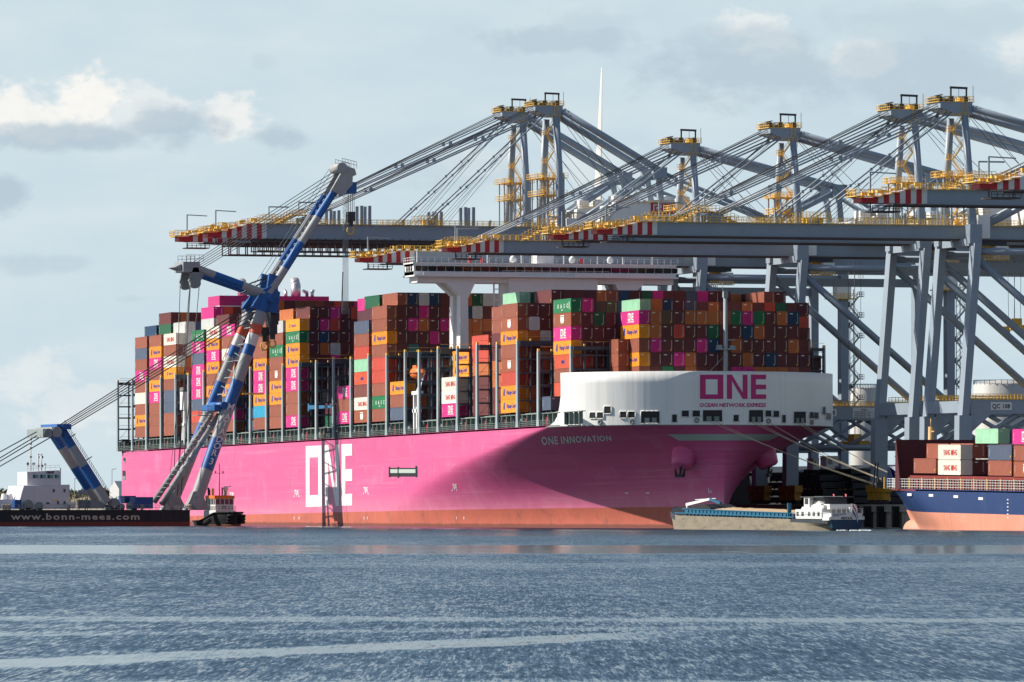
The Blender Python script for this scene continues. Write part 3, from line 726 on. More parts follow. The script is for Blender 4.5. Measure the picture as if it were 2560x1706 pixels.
# what is stacked where: outer stack of each bay (top to bottom), and what the photo shows of the ends
OUT = {0: (0, 'BNBPBWBOB'), 1: (0, 'BOPBOPBBB'), 2: (0, 'WBWYBNNBB'), 3: (0, 'GPNPPPNRB'), 4: (0, 'WOPOBOBBB'), 5: (0, 'PBWBBONPB'), 7: (0, 'BBBOPPOCB'), 8: (0, 'KBGBSOOBB'), 9: (0, 'YGOOPPBBP'),
       12: (0, 'PBP'), 13: (0, 'NBRLQbWS'), 14: (0, 'BBOBRBGBB'), 15: (0, 'OBN'), 17: (0, 'WWP'), 20: (0, 'BSOBSROO'), 22: (1, 'GSPOQBHR'), 23: (5, 'POBOBMM')}
OUT[14] = (0, 'BBOBRRBGB'); 
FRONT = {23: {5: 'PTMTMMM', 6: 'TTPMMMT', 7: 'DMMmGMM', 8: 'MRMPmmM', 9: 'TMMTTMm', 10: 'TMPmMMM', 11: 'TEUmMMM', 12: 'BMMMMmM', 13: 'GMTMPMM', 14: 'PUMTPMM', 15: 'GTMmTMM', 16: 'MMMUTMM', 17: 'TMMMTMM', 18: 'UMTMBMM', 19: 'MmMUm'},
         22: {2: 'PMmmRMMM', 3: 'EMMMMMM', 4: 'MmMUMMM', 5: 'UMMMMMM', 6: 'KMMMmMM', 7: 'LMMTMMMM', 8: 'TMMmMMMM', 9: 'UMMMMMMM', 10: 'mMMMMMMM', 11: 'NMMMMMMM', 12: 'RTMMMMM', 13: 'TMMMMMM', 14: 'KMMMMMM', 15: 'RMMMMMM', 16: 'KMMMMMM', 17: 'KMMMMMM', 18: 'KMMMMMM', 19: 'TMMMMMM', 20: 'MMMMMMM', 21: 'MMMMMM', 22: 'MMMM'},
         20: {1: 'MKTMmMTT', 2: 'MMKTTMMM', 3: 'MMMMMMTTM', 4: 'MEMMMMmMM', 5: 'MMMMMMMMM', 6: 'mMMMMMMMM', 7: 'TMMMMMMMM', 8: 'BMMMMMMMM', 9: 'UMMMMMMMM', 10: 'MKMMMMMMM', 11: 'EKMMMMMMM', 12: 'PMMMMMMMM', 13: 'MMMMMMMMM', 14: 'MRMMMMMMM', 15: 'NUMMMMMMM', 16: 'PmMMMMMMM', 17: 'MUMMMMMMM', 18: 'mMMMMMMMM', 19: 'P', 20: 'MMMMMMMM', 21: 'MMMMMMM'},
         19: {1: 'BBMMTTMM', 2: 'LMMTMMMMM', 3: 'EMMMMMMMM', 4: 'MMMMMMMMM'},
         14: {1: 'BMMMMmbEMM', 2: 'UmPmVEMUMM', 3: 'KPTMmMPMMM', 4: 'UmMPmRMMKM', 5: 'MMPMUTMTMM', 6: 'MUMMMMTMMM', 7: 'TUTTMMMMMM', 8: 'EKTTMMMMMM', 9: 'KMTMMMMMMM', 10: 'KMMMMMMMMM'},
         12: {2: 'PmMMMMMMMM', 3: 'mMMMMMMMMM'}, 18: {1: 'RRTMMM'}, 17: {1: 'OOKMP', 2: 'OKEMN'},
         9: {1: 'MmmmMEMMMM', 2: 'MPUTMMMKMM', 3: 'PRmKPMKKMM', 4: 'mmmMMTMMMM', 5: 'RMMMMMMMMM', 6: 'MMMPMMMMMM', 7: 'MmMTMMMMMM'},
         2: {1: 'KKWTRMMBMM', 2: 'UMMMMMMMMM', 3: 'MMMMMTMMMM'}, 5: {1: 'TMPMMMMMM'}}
NT = {0: 9, 1: 11, 2: 10, 3: 11, 4: 10, 5: 11, 6: 10, 7: 10, 8: 10, 9: 10, 10: 9, 11: 9, 12: 10, 13: 10, 14: 10, 15: 10, 16: 9, 17: 8, 18: 7, 19: 9, 20: 9, 21: 8, 22: 7, 23: 7}
EMPTY_ROWS = {6: 1, 10: 2, 11: 2, 12: 1, 13: 1, 15: 1, 16: 3, 17: 1, 18: 1, 19: 1, 21: 3}
LOW = {6: (14, 2), 10: (23, 2), 11: (23, 2), 12: (1, 3), 15: (14, 2), 16: (14, 2), 17: (13, 3), 18: (9, 3), 21: (3, 3)}      # bays worked empty: up to this row, this many tiers
pick = random.Random(11)
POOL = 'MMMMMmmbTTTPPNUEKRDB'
def tier_h(b): return 2.86 if b < 4 else (2.84 if b in (9, 10, 8, 7) else 2.915)
cells = []                                                            # (bay, row, tier from below, kind, length, x, y, z, tiers in the stack)
def stack(b, r, s, L=CL, dx=0):
    n = len(s); th = tier_h(b)
    for i, k in enumerate(s):
        t = n - 1 - i
        cells.append((b, r, t, k, L, BAY[b] + 1.9 + dx, Y0 + RW * r + .045, ZS + th * t, n))
for b in range(24):
    r0, s0 = OUT.get(b, (EMPTY_ROWS.get(b, 0) - 1, ''))
    last = {22: 22, 23: 19}.get(b, 23)
    if s0: stack(b, r0, s0)
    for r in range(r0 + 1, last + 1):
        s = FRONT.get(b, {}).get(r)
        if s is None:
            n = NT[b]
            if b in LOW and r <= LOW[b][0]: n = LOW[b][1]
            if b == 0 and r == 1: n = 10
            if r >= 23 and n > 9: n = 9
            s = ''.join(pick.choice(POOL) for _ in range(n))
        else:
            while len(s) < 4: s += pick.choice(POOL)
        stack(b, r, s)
stack(23, 4, 'RBM'[0:0] + 'BSMMM'[0:2] + 'MMM', 6.06)
cells = [(c[0], c[1], c[2], 'B' if (c[0] == 23 and c[1] == 4) else c[3], *c[4:]) for c in cells]
stack(22, 0, 'N', 6.06)
ORD = 'zeroth first second third fourth fifth sixth seventh eighth ninth tenth eleventh twelfth thirteenth fourteenth fifteenth sixteenth seventeenth eighteenth nineteenth twentieth twenty-first twenty-second twenty-third twenty-fourth'.split()
SHOW = set(int(i) for i in """0 1 2 3 4 6 7 8 9 217 218 219 220 221 222 223 224 225 226 227 477 478 479 480 481 482 483 484 485 486 715 716 717 718 719 720 721 722 723 724 725 975 976 977 978 979 980 981 983 984 1213 1214 1215 1216 1217 1218 1219 1220 1221 1222 1223 1224 1231 1232 1242 1588 1589 1590 1591 1592 1593 1594 1595 1596 1597 1826 1827 1828 1829 1830 1831 1832 1833 1834 1835 2064 2065 2066 2067 2068 2069 2070 2071 2072 2073 2074 2075 2076 2083 2084 2085 2086 2093 2094 2095 2096 2103 2104 2105 2106 2390 2391 2392 2615 2616 2617 2618 2619 2620 2621 2622 2623 2852 2853 2854 2855 2856 2857 2858 2859 2860 2861 2862 2863 2864 2871 2872 2873 2874 2881 2882 2883 2884 2891 2892 2893 2894 2902 2903 2904 2931 2932 2933 2941 3090 3091 3092 3315 3316 3317 3318 3319 3441 3442 3443 3444 3445 3446 3569 3570 3577 3775 3776 3777 3778 3779 3780 3781 3782 3783 3784 3791 3792 3793 3796 3799 3835 3844 3862 3925 3962 3971 3999 4071 4095 4135 4143 4144 4145 4146 4147 4148 4151 4152 4153 4154 4155 4159 4160 4161 4162 4166 4167 4187 4203 4211 4219 4290 4300 4301 4302 4303 4307 4308 4309 4310 4314 4315 4316 4317 4321 4322 4323 4324 4328 4329 4330 4331 4335 4336 4337 4338 4342 4343 4344 4345 4356 4357 4358 4359 4363 4364 4365 4366 4370 4371 4372 4373 4377 4378 4379 4380 4384 4385 4386 4387 4391 4392 4393 4394 4398 4399 4403 4404 4408""".split())      # the containers that show largest: objects of their own
OUTROW = {}
for c in cells: OUTROW[c[0]] = min(OUTROW.get(c[0], 99), c[1])
SHORT = {'O': ' with blue emblem', 'P': ' with white letters', 'G': ' with white lettering', 'W': ' with red lettering', 'S': ' with white shield', 'Q': ' with blue word', 'H': ' with slanted letters', 'Y': ' with small emblem'}
def place_containers():
    order = [''] * 0
    rest = {}
    protos = {}
    for i, (b, r, t, k, L, x, y, z, n) in enumerate(cells):
        if SHOW is not None and i not in SHOW:
            rest.setdefault(k, MB()).box(x, x + L, y, y + CW, z, z + CH - .01); continue
        outer = r == OUTROW[b] or (b, r) in ((23, 5), (22, 1))
        logo = side_logo(k, L) if outer or (b, r) in ((12, 2), (17, 1), (18, 1)) else None
        key = (k, L, bool(logo), i % 8)
        loc = SM @ Vector((x, y, z))
        if key not in protos:
            o = bpy.data.objects.new('shipping_container', container_mesh(k, L)); COL.objects.link(o)
            if logo:
                c = bpy.data.objects.new('lettering', logo[0]); COL.objects.link(c); c.parent = o
            c = bpy.data.objects.new('markings', end_marks(i % 8, L)); COL.objects.link(c); c.parent = o
            protos[key] = o
        else:
            o = dup(protos[key])
        o.location = loc; o.rotation_euler = (0, TRIM, 0)
        name = CC[k][0]; top = ORD[n - t]
        bay = {23: 'front bay above bow screen', 22: 'second bay behind bow screen'}.get(b, ORD[b + 1] + ' bay from stern')
        if L < 8: lab = f'short {name} container, {top} from top, on sunlit edge, {bay}'
        elif outer: lab = f'{name} container{SHORT.get(k, "")}, {top} from top, outer stack, {bay}'
        else: lab = f'{name} container, {top} from top, {ORD[r - OUTROW[b] + 1]} stack inboard, {bay}'
        tag(o, lab, 'container', 'containers stacked on the pink ship')
    for k, mb in rest.items():
        pass
    if rest:
        allm = MB(); ms = []
        for k, mb in rest.items(): allm.add(mb.v, mb.f, len(ms)); ms.append(CM[k])
        o = allm.build('stacked_containers', ms, fix=False); o.rotation_euler = (0, TRIM, 0)
        tag(o, 'mass of more containers packed behind the visible rows on the pink ship', 'containers', kind='stuff')
place_containers()
# ------------------------------------------------------------------ ship-to-shore cranes: local x along the quay, y landward from the front rail, z from the quay
HOUSE = mat('machine_house_white', (.80, .79, .76), .5, 0, .06, .3, streak=.1)
BOGY = mat('bogie_amber', (.40, .21, .02), .55, 0, .25, .8, streak=.2)
BROWN = mat('walkway_brown', (.075, .055, .05), .6, 0, .2, .6)
def sign_text(parent, txts, o, uy, h0, mi_mat, name='lettering'):
    pass
def quay_crane(name, label, org, big=False, number='108', group='grey gantry cranes along the quay'):
    k = 1.175 if big else 1.0
    t = thing(name, label, 'crane', org, group); t['org'] = [0, 0, 0]
    def out(mb, nm, m, par=None): return mb.build(nm, m, par if par is not None else t, (0, 0, 0))
    G, PZ, TZ = 34.3, 20.0 * (1.0), 53.0 * k
    BT, BB, AP = 56.9 * k, 54.2 * k - (0 if not big else .4), 80.2 * k
    OUTR = 78 if not big else 86.0
    HY, IY = (-53.5, -31.5) if not big else (-62.0, -31.0)
    KY, KZ = (35.5, 72.0) if not big else (26.5, 80.5)
    for x in (-10, 10):                                               # four legs
        mb = MB(); mb.bar((x, -2.4, 18), (x, .4, TZ), 1.55, 2.7); mb.bar((x, -2.6, 4), (x, -2.4, 18), 2.8, 2.8); out(mb, 'leg', STEEL)
        mb = MB(); mb.bar((x, G, 4), (x, G, TZ), 1.8, 2.4); out(mb, 'leg', STEEL)
        mb = MB(); mb.box(x - .8, x + .8, -1.2, G - .8, 18.4, 21.3); mb.prism([(-1, 18.4), (3.5, 18.4), (-1, 14.5)], 'x', x - .7, x + .7); mb.prism([(G - .9, 18.4), (G - 4, 18.4), (G - .9, 14.5)], 'x', x - .7, x + .7)
        pb = out(mb, 'portal_beam', STEEL)
        r_ = MB(); r_.rail((x + .9, 0, 21.3), (x + .9, G - 1, 21.3), 1.1, 1.5, .06, 2); r_.rail((x - .9, 0, 21.3), (x - .9, G - 1, 21.3), 1.1, 1.5, .06, 2); r_.box(x - 1, x + 1, -.5, G - 1, 21.3, 21.42); out(r_, 'railing', YEL, pb)
        if x > 0:
            s_ = MB(); s_.box(.82, .90, 3.2, 7.8, 19.15, 20.75); s_.v = [(v[0] + x, v[1], v[2]) for v in s_.v]
            sb = out(s_, 'number_board', MARKB, pb)
            l_ = MB(); put_text(l_, text_mesh('QC ' + number, 1.25, .03, .95), (x + .92, 3.5, 19.5), (0, 1, 0), (0, 0, 1)); out(l_, 'lettering', BLACK, sb)
            s_ = MB(); s_.box(x + .82, x + .90, 11.5, 17, 18.75, 21.05); sb = out(s_, 'load_board', MARKB, pb)
            l_ = MB(); put_text(l_, text_mesh('S.W.L.', .55, .02), (x + .92, 13.5, 20.4), (0, 1, 0), (0, 0, 1))
            for j in range(4): put_text(l_, text_mesh('UNDER SPREADER  LOAD  T', .36, .005), (x + .92, 11.8, 20.0 - .38 * j), (0, .95, 0), (0, 0, 1))
            out(l_, 'lettering', DARK, sb)
            s_ = MB(); s_.box(x + .82, x + .90, 19.2, 23.5, 18.7, 20.95); sb = out(s_, 'maker_board', MARKB, pb)
            l_ = MB(); put_text(l_, text_mesh('ZPMC', 1.1, .04), (x + .92, 19.5, 19.9), (0, 1, 0), (0, 0, 1)); put_text(l_, text_mesh('PORT MACHINERY', .42, .01), (x + .92, 19.5, 19.1), (0, 1, 0), (0, 0, 1)); out(l_, 'lettering', BLACK, sb)
        mb = MB(); mb.tube((x, .9, TZ - 3.4), (x, G - .5, 22.4), .8, n=12); out(mb, 'diagonal_brace', STEEL)
        mb = MB(); mb.tube((x, .8, TZ - 1.6), (x, G - .5, TZ - 1.6), .75, n=12); mb.box(x - .7, x + .7, .8, G - .8, TZ - 5.0, TZ - 3.2) if x < 0 else None; out(mb, 'tie_pipe', STEEL)
        mb = MB(); mb.tube((x, -1, 12.4), (x, G - 1, 12.4), .62, n=10)
        for a in (0, 1, 2):
            y0, y1 = -1 + a * 11.6, 9.8 + a * 11.6; mb.tube((x, y0, 12.6), (x, y1, 18.6), .42, n=8); mb.tube((x, y0, 18.6), (x, y1, 12.6), .42, n=8)
        out(mb, 'lower_truss', STEEL)
        for y in (-2.6, G):                                           # wheel bogies
            mb = MB(); mb.box(x - 5.5, x + 5.5, y - .9, y + .9, 2.6, 4.1)
            for q in (-4, -1.4, 1.4, 4): mb.prism([(x + q - 1.15, .9), (x + q - .7, 2.7), (x + q + .7, 2.7), (x + q + 1.15, .9)], 'y', y - .75, y + .75)
            bo = out(mb, 'bogie', BOGY); mb = MB()
            for q in (-4.6, -3.4, -2, -.8, .8, 2, 3.4, 4.6): mb.tube((x + q, y - .4, .5), (x + q, y + .4, .5), .5, n=10)
            out(mb, 'wheel', DARK, bo)
    mb = MB()
    for y in (-2.3, G): mb.box(-8.7, 8.7, y - .7, y + .7, 18.6, 21.0)
    for y in (.4, G): mb.box(-8.8, 8.8, y - .75, y + .75, TZ - .4, TZ + 1.1)
    mb.each('cross_beam', STEEL, t, (0, 0, 0))
    # boom and girder
    L0 = -OUTR; nb = 10; bl = 1.05 * k; ts = L0 + 2.2
    mb = MB(); mb.box(-2.1, 2.1, ts + nb * bl, 4, BB, BT); out(mb, 'boom', STEEL)
    mb = MB(); mb.box(-2.1, 2.1, 4.2, 64, BB, BT); out(mb, 'girder', STEEL)
    th = lambda y: BB + .15 + min(1, .36 + .64 * (y - ts) / (bl * 6.5)) * (BT - BB - .15)
    mb = MB(); mb.add([(-2.1, L0, BB + .2), (2.1, L0, BB + .2), (2.1, ts, BB + .15), (-2.1, ts, BB + .15), (-2.1, L0, BB + 1.05 * k), (2.1, L0, BB + 1.05 * k), (2.1, ts, th(ts)), (-2.1, ts, th(ts))],
                    [(0, 3, 2, 1), (4, 5, 6, 7), (0, 1, 5, 4), (1, 2, 6, 5), (2, 3, 7, 6), (3, 0, 4, 7)], 0)
    for i in range(nb):
        a, b = ts + i * bl, ts + (i + 1) * bl
        mb.add([(-2.1, a, BB + .1), (2.1, a, BB + .1), (2.1, b, BB + .1), (-2.1, b, BB + .1), (-2.1, a, th(a)), (2.1, a, th(a)), (2.1, b, th(b)), (-2.1, b, th(b))],
               [(0, 3, 2, 1), (4, 5, 6, 7), (1, 2, 6, 5), (3, 0, 4, 7)], i % 2)
    out(mb, 'striped_boom_tip', [RED, MARKB])
    mb = MB(); mb.box(-2.6, -2.2, L0 + 6, 60, BB - .35, BB - .02); mb.box(2.2, 2.6, L0 + 6, 60, BB - .35, BB - .02); out(mb, 'trolley_rail', BROWN)
    # walkways, railings and gear along the boom
    mb = MB(); rr = random.Random(5)
    for x in (-2.5, 2.5):
        mb.rail((x, ts + bl * 6, BT + .1), (x, 62, BT + .1), 1.15, 1.4, .055, 2); mb.box(x - .35, x + .35, ts + bl * 6, 62, BT + .02, BT + .16)
        for i in range(5):
            y = L0 - 1.2 + i * bl * 1.6; z = th(max(y, ts)) + .25; mb.rail((x, y, z), (x, y + bl * 1.6, z), 1.2, .8, .055, 2); mb.box(x - .5, x + .5, y, y + bl * 1.6, z - .12, z)
    mb.rail((-2.5, L0 - 1.2, BB + 1.4), (2.5, L0 - 1.2, BB + 1.4), 1.2, .8, .055, 2); mb.box(-2.6, 2.6, L0 - 1.3, L0 + .5, BB + 1.25, BB + 1.4)
    for i in range(16 if not big else 22):
        y = L0 + 1 + rr.random() * 11; z = th(max(y, ts)) + rr.uniform(.2, .7); x = rr.uniform(-2.4, 2.3); mb.box(x, x + rr.uniform(.3, .8), y, y + rr.uniform(.4, 1.2), z, z + rr.uniform(.3, .9))
    for j in range(10):                                               # stairs and platforms over the stay lugs
        y = HY - 7 + j * .75; z = BT + .15 + min(j, 5) * .42; mb.box(-2.3, 2.3, y, y + .7, z - .1, z)
        for x in (-2.5, 2.5): mb.rail((x, y, z), (x, y + .75, z), 1.15, .75, .055, 2)
    for j in range(6):
        y = HY + .6 + j * .8; z = BT + 2.3 - j * .38
        for x in (-2.4, 2.4): mb.rail((x, y, z), (x, y + .8, z), 1.15, .8, .055, 2)
        mb.box(-2.2, 2.2, y, y + .7, z - .1, z)
    for y0 in (IY - 3, -2):
        for x in (-2.9, 2.9): mb.rail((x, y0, BT + .5), (x, y0 + 6, BT + .5), 1.9, .8, .055, 3)
        for i in range(8): y = y0 + rr.uniform(0, 5.5); x = rr.uniform(-2.5, 2); mb.box(x, x + .6, y, y + .6, BT, BT + rr.uniform(.6, 1.6))
    out(mb, 'railing', YEL)
    mb = MB()
    for x in (-1.8, 1.8): mb.box(x - .4, x + .4, HY - 1.2, HY + 1.8, BT, BT + 1.6); mb.box(x - .4, x + .4, IY - .8, IY + .8, BT, BT + 1.4)
    if big:
        for y in (-48, -46, -22, -20): mb.bar((2.0, y, BT), (2.0, y, BT + 4.6), .75, .75); mb.bar((-2.0, y, BT), (-2.0, y, BT + 4.6), .75, .75)
        for y in (-52, -30, -8): mb.bar((2.0, y, BT), (2.0, y + .6, BT + 2.6), .6, .6)
    else:
        for y in (-12, -40): mb.bar((2.0, y, BT), (2.0, y, BT + 2.4), .5, .5)
    mb.bar((0, L0 + 2.5, BT - 1), (0, L0 + 2.5, BT + 3.2), .28); mb.bar((0, L0 + 2.5, BT + 3.1), (0, L0 + 7.5, BT + 2.9), .3, .22); mb.bar((0, HY - 1, BT + 2), (0, HY - 1, BT + 5.4), .25); mb.bar((0, HY - 1, BT + 5.3), (0, HY + 4, BT + 5.3), .35, .3)
    mb.each('boom_fitting', STEEL, t, (0, 0, 0))
    mb = MB(); mb.box(-2.4, 2.4, L0 + 2, L0 + 7.5, BB - 1.5, BB - 1.25); mb.rail((2.5, L0 + 2, BB - 1.25), (2.5, L0 + 7.5, BB - 1.25), .9, 1.1, .07, 2); mb.bar((0, L0 + 2.5, BB - 1.3), (0, L0 + 2.5, BB), .2); mb.bar((0, L0 + 7, BB - 1.3), (0, L0 + 7, BB), .2); out(mb, 'tip_platform', BROWN)
    if big:
        mb = MB()
        for x in (-3, 3):
            mb.box(x - .12, x + .12, L0 + 12, 2, BB - 3.1, BB - 2.8); mb.box(x - .2, x + .2, L0 + 12, 2, BB - .9, BB - .5)
            y = L0 + 12
            while y < 2: mb.box(x - .1, x + .1, y, y + .25, BB - 2.9, BB + .2); y += 2.1
        out(mb, 'hanging_walkway', BROWN)
    # A-frame, crown, stays
    for s in (-1, 1):
        mb = MB(); mb.tube((s * 9, .3, TZ), (s * 4.0, .3, AP - 1), .95 * k, .72 * k, 14); mb.box(s * 9 - 1.3, s * 9 + 1.3, -1, 1.6, TZ, BT); out(mb, 'mast_leg', STEEL)
        mb = MB(); mb.tube((s * 4.2, 2, AP + .6), (s * 4.4, KY, KZ + .3), .72 * k, n=12); out(mb, 'backstay', STEEL)
        mb = MB(); mb.box(s * 4.4 - .9, s * 4.4 + .9, KY - 1.8, KY + 1.6, KZ - 1.6, KZ + 1.1)
        mb.bar((s * 4.4, KY - .3, KZ - 1), (s * 3.2, KY + 1.2, BT), 1.2, 1.0, 0, 1.8, 1.4); mb.tube((s * 4.4, KY - 1, KZ - .6), (s * 2.4, 6, BT + .3), .62, n=10); mb.tube((s * 4.4, KY + 1, KZ - .3), (s * 2.4, 62, BT + .2), .5, n=10); out(mb, 'rear_frame', STEEL)
        mb = MB(); a = Vector((s * 3.4, -4.0, AP + .6)); b = Vector((s * 2.0, HY, BT + 1.5)); zz = Vector((0, 0, .75))
        mb.tube(a, b, .15, n=6); mb.tube(a - zz + Vector((0, 1.8, 0)), b - zz * .2 + Vector((0, 1.2, 0)), .2, n=6)
        for q in (.24, .45, .72):
            p = a.lerp(b, q); mb.box(p.x - .22, p.x + .22, p.y - .4, p.y + .4, p.z - .8, p.z + .2)
        out(mb, 'forestay', STEEL)
        mb = MB(); a = Vector((s * 3.4, -2.6, AP - .6)); b = Vector((s * 2.0, IY, BT + 1.2)); mb.tube(a, b, .2, n=6)
        for q in (.38, .52, .68, .84): p = a.lerp(b, q); mb.box(p.x - .26, p.x + .26, p.y - .26, p.y + .26, p.z - .3, p.z + .3)
        out(mb, 'forestay', STEEL)
        mb = MB()
        for j in range(2): mb.tube((s * (2 + .6 * j), -5.0 + .8 * j, AP + 1.5), (s * (1.4 + .4 * j), HY + 2, BT + 2.2), .075, n=4); mb.tube((s * (2.4 + .4 * j), -3, AP), (s * 1.6, IY + 3 + 2 * j, BT + 1), .05, n=4)
        mb.tube((s * 3, 3.4, AP), (s * 3, 22, BT + 2), .06, n=4); mb.tube((s * 3.6, 4, AP), (s * 3, 27, BT + 2), .06, n=4); out(mb, 'wire', WIRE)
    mb = MB(); mb.prism([(-5.0, AP + .7), (-5.0, AP + 1.9), (2.0, AP + 1.9), (2.0, AP - .6), (-.6, AP - .6), (-2.4, AP - .2)], 'x', -4.0, 4.0)
    cr = out(mb, 'crown', STEEL)
    mb = MB(); z = AP + 1.9
    for x in (-4.0, 4.0): mb.rail((x, -5.3, z), (x, 2.3, z), 1.15, 1.1, .05, 2)
    for y in (-5.3, 2.3): mb.rail((-4.0, y, z), (4.0, y, z), 1.15, 1.1, .05, 2)
    mb.box(-4.1, 4.1, -5.4, 2.4, z, z + .1)
    mb.rail((4.2, -.8, AP - 2.2), (4.2, 1.2, AP - 2.2), 2.0, 1.0, .06, 2); mb.rail((4.2, -.2, AP), (4.2, .7, AP), 2.0, .9, .05, 3)
    for i in range(9): x = rr.uniform(-3.6, 3); y = rr.uniform(-4.6, 1.5); mb.box(x, x + rr.uniform(.3, .9), y, y + rr.uniform(.3, .9), z, z + rr.uniform(.5, 1.3))
    out(mb, 'railing', YEL, cr)
    mb = MB()
    for y in (-4.6, -2, 1): mb.tube((-2.5, y, z + .7), (2.5, y, z + .7), .7, n=12)
    mb.bar((0, -1.2, z), (0, -1.2, z + 3.3), .3); mb.bar((0, 2.2, z), (0, 2.2, z + 3.0), .3); mb.bar((0, -1.4, z + 3.2), (0, 2.4, z + 3.1), .45); mb.bar((3.2, -5.8, z + 1.2), (3.2, -4.4, z + 1.5), 1.2, .2)
    for x, y in ((3.8, 2.2), (-3.8, 2)): mb.bar((x, y, z), (x, y, z + 3.4), .08)
    out(mb, 'sheave_gear', DARK, cr)
    # stairs up the mast and on the rear leg
    def stairs(mb, x, y0, y1, z0, z1, rise):
        z = z0; d = 1
        while z < z1 - rise * .5:
            a, b = (y0, y1) if d > 0 else (y1, y0)
            for xx in (x - .4, x + .4):
                mb.bar((xx, a, z), (xx, b, z + rise), .08, .16); mb.bar((xx, a, z + 1), (xx, b, z + rise + 1), .06)
            for i in range(1, 9): p = i / 9; mb.box(x - .4, x + .4, lerp(a, b, p) - .12, lerp(a, b, p) + .12, z + rise * p, z + rise * p + .06)
            e = 1.1 * d; mb.box(x - .6, x + .6, min(b, b + e), max(b, b + e), z + rise - .08, z + rise + .06); mb.rail((x + .6, b, z + rise), (x + .6, b + e, z + rise), 1.1, .55, .05, 2); mb.rail((x - .6, b, z + rise), (x - .6, b + e, z + rise), 1.1, .55, .05, 2)
            z += rise; d = -d
    mb = MB(); stairs(mb, 0, -.9, 1.3, BT + 2, AP, 2.9 * k)
    for zz, ya, yb in ((BT + 6.5 * k, -3.6, 2.4), (BT + 10.0 * k, -4.0, 2.6)):
        px_ = 6.2 if big else 4.2
        mb.box(-px_, px_, ya, yb, zz, zz + .1)
        for x in (-px_, 0, px_): mb.rail((x, ya, zz), (x, yb, zz), 1.2, 1.0, .045, 2)
        mb.rail((-px_, ya, zz), (px_, ya, zz), 1.2, 1.3, .045, 2)
        for i in range(4): x = rr.uniform(-px_, px_ - 1); y = rr.uniform(ya, yb - .8); mb.box(x, x + .4, y, y + .4, zz, zz + rr.uniform(.6, 1.6))
    out(mb, 'mast_stairs', YEL)
    mb = MB()
    for x in ((-6, -2, 3, 6) if big else (-4, 0, 4)):
        for y in (-2.6, 1.6): mb.bar((x, y, BT), (x, y, BT + 10 * k), .28)
    for q in range(5): mb.bar((6, -2.6, BT + 2 * q * k), (6, 1.6, BT + 2 * (q + 1) * k), .12); mb.bar((-2, 1.6, BT + 2 * q * k), (-2, -2.6, BT + 2 * (q + 1) * k), .12)
    out(mb, 'platform_tower', STEEL)
    mb = MB(); stairs(mb, 10.4, G + 1.6, G + 3.6, 21.5, TZ - 5, 2.35)
    out(mb, 'leg_stairs', BROWN)
    mb = MB(); mb.bar((11.2, G + 1.2, 21), (11.2, G + 1.2, TZ - 4), .15); mb.bar((11.2, G + 2.1, 21), (11.2, G + 2.1, TZ - 4), .15)
    for q in range(14): mb.bar((11.2, G + 1.2, 21 + 2 * q), (11.2, G + 2.1, 22 + 2 * q), .1)
    out(mb, 'lift_mast', STEEL)
    mb = MB(); mb.box(8.6, 11.6, G - 2, G + 1.4, TZ - 6.0, TZ - 3.2); out(mb, 'checker_cabin', HOUSE)
    mb = MB(); mb.box(8.2, 12.4, G - 3.8, G + 2.4, TZ - 6.3, TZ - 6.05); mb.rail((12.3, G - 3.8, TZ - 6.1), (12.3, G + 2.4, TZ - 6.1), 1.1, .8, .06, 2); mb.rail((12.3, G + 2, TZ - 1.5), (12.3, G + 4, TZ - 1.5), 2, .8, .07, 2); out(mb, 'cabin_platform', YEL)
    # white houses
    mb = MB(); mb.box(-7.6, -2.2, 1.8, 4.4, TZ + 1.2, BT + 2.0); mb.box(2.2, 7.6, 1.8, 4.4, TZ + 1.2, BT + 2.0); mb.box(-2.2, 2.2, 1.8, 4.4, BT + .02, BT + 2.0); out(mb, 'electrical_house', HOUSE)
    mb = MB(); mb.rail((-7.6, 1.8, BT + 2), (7.6, 1.8, BT + 2), 1.1, 1.2, .06, 2); mb.rail((7.6, 1.8, BT + 2), (7.6, 4.4, BT + 2), 1.1, 1.2, .06, 2); out(mb, 'house_railing', YEL)
    h0, h1, hz = (14.5, 37, BT + 5.8) if not big else (13.5, 37.5, BT + 6.2)
    mb = MB(); mb.box(-6.2, 6.2, h0, h1, BT + .5, hz - .8); mb.prism([(h0, hz - .8), (h1, hz - .8), (h1 - 3, hz - .1), ((h0 + h1) / 2, hz + .5), (h0 + 3, hz - .1)], 'x', -6.2, 6.2)
    hs = out(mb, 'machine_house', HOUSE)
    mb = MB()
    for y in (h0 + 1, h0 + 5, h0 + 14, h0 + 18): mb.box(1, 5, y, y + 2.4, hz - .4, hz + 1.5); mb.lathe((3, y + 1.2, hz + 1.5), [(.9, 0), (.9, .3), (.01, .35)], 10)
    out(mb, 'roof_unit', HOUSE, hs)
    mb = MB(); mb.rail((6.4, h0, hz - .6), (6.4, h1, hz - .6), 1.1, 1.4, .06, 2); mb.rail((6.5, h0 - 1, BT + .5), (6.5, h1, BT + .5), 1.1, 1.4, .06, 2); out(mb, 'railing', YEL, hs)
    sg = MB(); sz = 1.9 if big else 0; sg.box(6.22, 6.28, 23.6, 31.6, BT + 1.5 + sz, BT + 4.3 + sz); sg = out(sg, 'company_sign', RED, hs)
    mb = MB(); y, z, e = 24.2, BT + 1.95 + sz, .32
